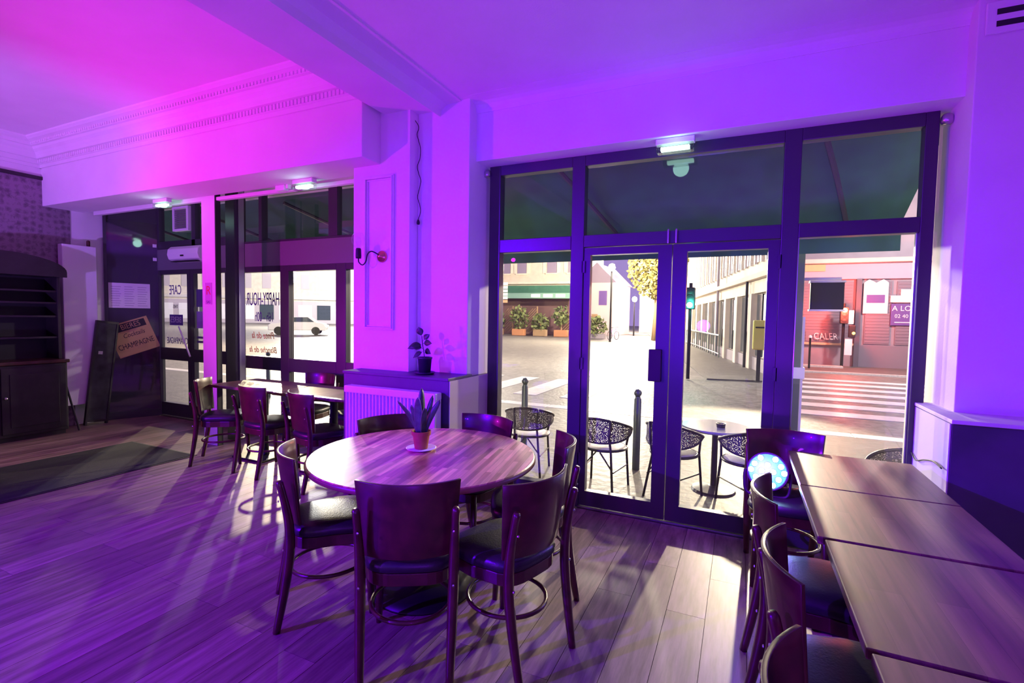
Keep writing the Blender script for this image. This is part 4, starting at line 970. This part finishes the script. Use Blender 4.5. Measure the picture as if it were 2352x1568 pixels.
# railing
t = thing('street_railing', 'grey-green pedestrian railing curving along the side street pavement', 'railing', (0, 0, G))
rp = [Vector(p) for p in ((-0.9, 24.2, 0), (-1.5, 27.2, 0), (-2.1, 30.2, 0), (-2.8, 33.5, 0), (-3.7, 37.5, 0))]
obj('top_rail', tube(nb(), [p + Vector((0, 0, 1.02)) for p in rp], 0.045, 8), BOLL, t)
obj('lower_rail', tube(nb(), [p + Vector((0, 0, 0.18)) for p in rp], 0.03, 6), BOLL, t)
for i in range(len(rp) - 1):
    for k in range(4):
        p = rp[i].lerp(rp[i + 1], k / 4)
        obj('baluster', tube(nb(), [p, p + Vector((0, 0, 1.02))], 0.03, 6), BOLL, t)
t = thing('letter_box', 'yellow letter box on a post at the corner of the pale building', 'letter box', (0.38, 15.4, G))
obj('box', box(nb(), -0.09, 0.30, -0.15, 0.15, 0.9, 1.72), YELB, t, bevel=0.03); obj('post', box(nb(), 0.03, 0.13, -0.05, 0.05, 0, 0.9), IRON, t); obj('slot', box(nb(), -0.03, 0.2, -0.156, -0.15, 1.5, 1.54), BLACK, t)

# ---- left: corner cafe building far across the junction
t = thing('corner_building', 'beige corner building with a green awning and terrace across the junction', 'building', (-18.5, 45, G), radians(3))
obj('wall', box(nb(), -12, 4.6, 0, 10, 0, 16), RENDER, t)
obj('ground_floor', box(nb(), -12, 4.6, -0.05, 0, 0, 3.6), mat('maroon_shop_front', (0.17, 0.09, 0.09), 0.6), t)
obj('ledge', box(nb(), -12, 4.7, -0.5, 0, 4.9, 5.15), STONE, t, bevel=0.03)
for x in (-3.6, -1.9, 1.2, 3.3):
    wn = obj('window', box(nb(), x, x + 0.95, -0.04, 0.02, 6.0, 7.9), mat('mauve_window', (0.25, 0.2, 0.30), 0.3), t)
    obj('window_sill', box(nb(), x - 0.12, x + 1.07, -0.16, 0.0, 5.85, 5.98), STONE, wn)
    obj('shutter', box(nb(), x - 0.42, x - 0.05, -0.08, 0, 5.98, 7.9), STONE, wn); obj('shutter', box(nb(), x + 1.0, x + 1.37, -0.08, 0, 5.98, 7.9), STONE, wn)
aw = obj('awning_canopy', box(nb(), -12, 4.7, -2.2, 0, 3.85, 4.65), AWN, t)
obj('awning_valance', box(nb(), -12, 4.7, -2.26, -2.2, 3.45, 3.95), mat('pale_green_valance', (0.20, 0.36, 0.30), 0.8), t)
for k in range(3): obj('valance_label', box(nb(), 0.4 + k * 1.2, 1.3 + k * 1.2, -2.28, -2.26, 3.55, 3.85), WSIGN, aw)
def blob(bm, c, r, n=60, sc=(1, 1, 1), s=0.35):
    for _ in range(n):
        v = Vector((random.gauss(0, 1), random.gauss(0, 1), random.gauss(0, 1))).normalized() * r * random.random() ** 0.4
        p = Vector(c) + Vector((v.x * sc[0], v.y * sc[1], v.z * sc[2]))
        a = Vector((random.uniform(-1, 1), random.uniform(-1, 1), random.uniform(-1, 1))).normalized() * s
        b = a.cross(Vector((random.uniform(-1, 1), random.uniform(-1, 1), random.uniform(-1, 1)))).normalized() * s * 0.7
        q = [bm.verts.new(p + a), bm.verts.new(p + b), bm.verts.new(p - a), bm.verts.new(p - b)]
        bm.faces.new(q)
for i, (x, z, r, lab) in enumerate(((-23.2, 1.5, 1.0, 'leftmost terrace shrub before the corner building'), (-20.9, 1.4, 0.95, 'terrace shrub under the direction signs'), (-18.6, 1.6, 1.1, 'tall yellowish terrace shrub in the middle'), (-16.5, 1.2, 0.9, 'low green terrace shrub in the middle'), (-14.5, 1.8, 1.0, 'terrace shrub beside the rightmost trellis'))):
    s = thing('terrace_shrub', lab, 'shrub', (x, 41.5, G), 0, 'shrubs along the terrace')
    bm = nb(); blob(bm, (0, 0, z), r, 170, (0.9, 0.7, 1.0), 0.20); tag(obj('foliage', bm, BUSH, s), kind='stuff')
    obj('planter', box(nb(), -0.6, 0.6, -0.3, 0.3, 0, 0.6), POTB if i in (2, 4) else TRELL, s, bevel=0.03); obj('stem', tube(nb(), [(0, 0, 0.6), (0.05, 0, z)], 0.05, 6), TRELL, s)
for (x, lab) in ((-21.4, 'wooden lattice screen left on the terrace'), (-18.9, 'wooden lattice screen in the middle of the terrace'), (-14.9, 'wooden lattice screen at the right end of the terrace')):
    s = thing('trellis', lab, 'trellis', (x, 42.6, G), 0, 'lattice screens on the terrace')
    for k in range(-4, 9): obj('lattice_slat', tube(nb(), [(max(0, k * 0.25), 0, max(0, -k * 0.25) + 0.3), (min(1.6, k * 0.25 + 2.2), 0, min(2.5, 2.2 + 0.3 - max(0, k * 0.25 + 2.2 - 1.6) * 1.0))], 0.03, 4), TRELL, s)
    obj('frame_post', box(nb(), -0.05, 0.05, -0.04, 0.04, 0, 2.7), TRELL, s); obj('frame_post', box(nb(), 1.6, 1.7, -0.04, 0.04, 0, 2.7), TRELL, s)
t = thing('direction_sign', 'post with a stack of pale direction signs before the corner building', 'sign', (-19.4, 38.5, G))
obj('post', tube(nb(), [(0, 0, 0), (0, 0, 4.9)], 0.07, 8), WSIGN, t)
for k in range(6):
    pn = obj('sign_panel', box(nb(), -0.85, 1.05, -0.1, -0.06, 2.9 + k * 0.3, 3.14 + k * 0.3), WSIGN if k else mat('orange_sign', (0.65, 0.38, 0.22), 0.5), t)
    obj('sign_line', box(nb(), -0.7, 0.6, -0.105, -0.1, 3.0 + k * 0.3, 3.05 + k * 0.3), PURS, pn)

# ---- the road between: houses, tree, lamps, bikes
t = thing('small_house', 'small pinkish gabled house at the street corner beyond the junction', 'building', (-13.4, 48, G))
obj('wall', box(nb(), -1.6, 1.9, 0, 8, 0, 5.2), mat('pink_render', (0.62, 0.48, 0.50), 0.8), t)
obj('roof', prism(nb(), [(-1.9, 5.2), (2.2, 5.2), (0.2, 7.2)], 0, 8, M=Matrix(((1, 0, 0, 0), (0, 0, 1, 0), (0, 1, 0, 0), (0, 0, 0, 1)))), mat('slate', (0.25, 0.2, 0.28), 0.6), t)
for x in (-1.1, 0.5): obj('window', box(nb(), x, x + 0.8, -0.05, 0.0, 3.0, 4.4), PURS, t); 
obj('door', box(nb(), -0.2, 0.4, -0.05, 0, 0, 2.1), TRELL, t)
t = thing('distant_terrace', 'row of pale houses closing the street behind the tree', 'building', (-6.0, 62, G))
obj('wall', box(nb(), -5.5, 6, 0, 8, 0, 8), STONE, t); obj('roof', box(nb(), -5.8, 6.3, -0.4, 8, 8, 9.5), mat('slate_roof', (0.3, 0.27, 0.3), 0.6), t)
for k in range(7):
    for z in (1.0, 4.2): wn = obj('window', box(nb(), -4.9 + k * 1.5, -4.1 + k * 1.5, -0.05, 0, z, z + 1.7), CURT, t)
t = thing('autumn_tree', 'broad yellow-green street tree above the side street', 'tree', (-6.4, 41.0, G))
obj('trunk', tube(nb(), [(0, 0, 0), (0.1, 0, 2.4), (0.0, 0, 4.5)], [0.22, 0.16, 0.10], 10), TRELL, t, smooth=True)
bm = nb(); blob(bm, (0.4, 0, 6.2), 2.9, 4200, (0.95, 0.9, 1.05), 0.16); tag(obj('crown', bm, CANOPY, t), kind='stuff')
def street_lamp(label, loc, h, src=None):
    t = thing('street_lamp', label, 'street lamp', loc, 0, 'street lamps down the road')
    obj('pole', tube(nb(), [(0, 0, 0), (0, 0, h)], [0.08, 0.05], 10), IRON, t)
    obj('lantern', lathe(nb(), [(0, h), (0.18, h + 0.05), (0.26, h + 0.25), (0.18, h + 0.45), (0, h + 0.5)], (0, 0, 0), 18), LAMPM, t, smooth=True)
    obj('cap', lathe(nb(), [(0, h + 0.56), (0.22, h + 0.46), (0.24, h + 0.43), (0, h + 0.43)], (0, 0, 0), 18), IRON, t)
street_lamp('bright street lamp at the top of the left glass door leaf', (-8.6, 35.3, G), 5.1)
street_lamp('smaller glowing street lamp down the middle of the road', (-13.3, 59, G), 6.0)
street_lamp('glowing street lamp left of the autumn tree', (-9.8, 50, G), 3.4)
t = thing('bicycle', 'parked bicycle at the kerb beyond the junction', 'bicycle', (-9.3, 39.2, G), radians(70))
for s in (-0.5, 0.5):
    obj('wheel', tube(nb(), [(s + 0.33 * cos(2 * pi * k / 24), 0, 0.34 + 0.33 * sin(2 * pi * k / 24)) for k in range(24)], 0.022, 6, closed=True), BLACK, t)
obj('frame', tube(nb(), [(-0.5, 0, 0.34), (-0.12, 0, 0.85), (0.32, 0, 0.85), (0.0, 0, 0.32), (-0.5, 0, 0.34)], 0.022, 6), PURS, t)
obj('fork', tube(nb(), [(0.5, 0, 0.34), (0.34, 0, 0.95)], 0.02, 6), PURS, t)
obj('handlebar', tube(nb(), [(0.34, -0.25, 1.0), (0.34, 0.25, 1.0)], 0.018, 6), BLACK, t); obj('saddle', box(nb(), -0.27, -0.02, -0.06, 0.06, 0.93, 0.98), BLACK, t, bevel=0.02)
s = thing('roadside_hedge', 'dark violet-grey hedge at the corner beyond the junction', 'hedge', (-11.2, 40.5, G))
bm = nb(); blob(bm, (0, 0, 1.0), 1.1, 260, (1.0, 0.5, 0.9), 0.18); tag(obj('foliage', bm, BUSH, s), kind='stuff'); obj('planter', box(nb(), -0.9, 0.9, -0.3, 0.3, 0, 0.4), GREYF, s)
t = thing('white_van_wall', 'low pale wall closing the side street under the tree', 'wall', (-7.2, 44.5, G))
t.name = 'low_wall'
obj('wall', box(nb(), 0, 4.6, 0, 0.4, 0, 1.6), STONE, t); obj('coping', box(nb(), -0.1, 4.7, -0.05, 0.45, 1.6, 1.75), KERB, t)

# ---- view through the left shop front
t = thing('white_building', 'bright pale building beyond the left shop front', 'building', (-62, 62, G), radians(38))
obj('wall', box(nb(), -30, 24, 0, 8, 0, 18), STONE, t)
obj('shop_band', box(nb(), -30, 24, -0.1, 0, 0, 3.6), CURT, t); obj('cornice', box(nb(), -30, 24, -0.4, 0, 3.9, 4.3), KERB, t)
for k in range(18): obj('window', box(nb(), -28 + k * 2.9, -26.7 + k * 2.9, -0.08, 0.0, 5.6, 8.0), CURT, t)
for k in range(18): obj('shop_window', box(nb(), -28.4 + k * 2.9, -26.3 + k * 2.9, -0.16, -0.1, 0.6, 3.0), DGLS if k % 3 == 0 else WSIGN, t)
t = thing('parked_car', 'pale car on the road seen through the clear left window pane', 'car', (-32.0, 28.5, G), radians(40))
prof = [(-2.1, 0.35), (-2.1, 0.75), (-1.9, 0.9), (-1.2, 0.98), (-0.7, 1.42), (0.8, 1.45), (1.4, 1.0), (2.0, 0.88), (2.15, 0.6), (2.1, 0.35)]
MX = Matrix(((1, 0, 0, 0), (0, 0, 1, -0.85), (0, 1, 0, 0), (0, 0, 0, 1)))
obj('body', prism(nb(), prof, 0, 1.7, M=MX), CARW, t, bevel=0.06)
obj('windows', prism(nb(), [(-1.1, 1.0), (-0.68, 1.36), (0.76, 1.39), (1.25, 1.02)], -0.01, 1.72, M=MX), DGLS, t)
for x in (-1.35, 1.35):
    for y in (-0.86, 0.70): obj('wheel', lathe(nb(), [(0, 0), (0.32, 0), (0.32, 0.16), (0, 0.16)], (0, 0, 0), 20, M=Matrix.Translation((x, y + 0.16, 0.32)) @ Mr), BLACK, t)
for y in (-0.6, 0.6): obj('headlamp', box(nb(), 2.06, 2.16, y - 0.16, y + 0.16, 0.62, 0.78), LAMPM, t, bevel=0.02)
street_lamp('glowing globe lamp through the top of the lettered left window', (-14.6, 12.6, G), 2.75)
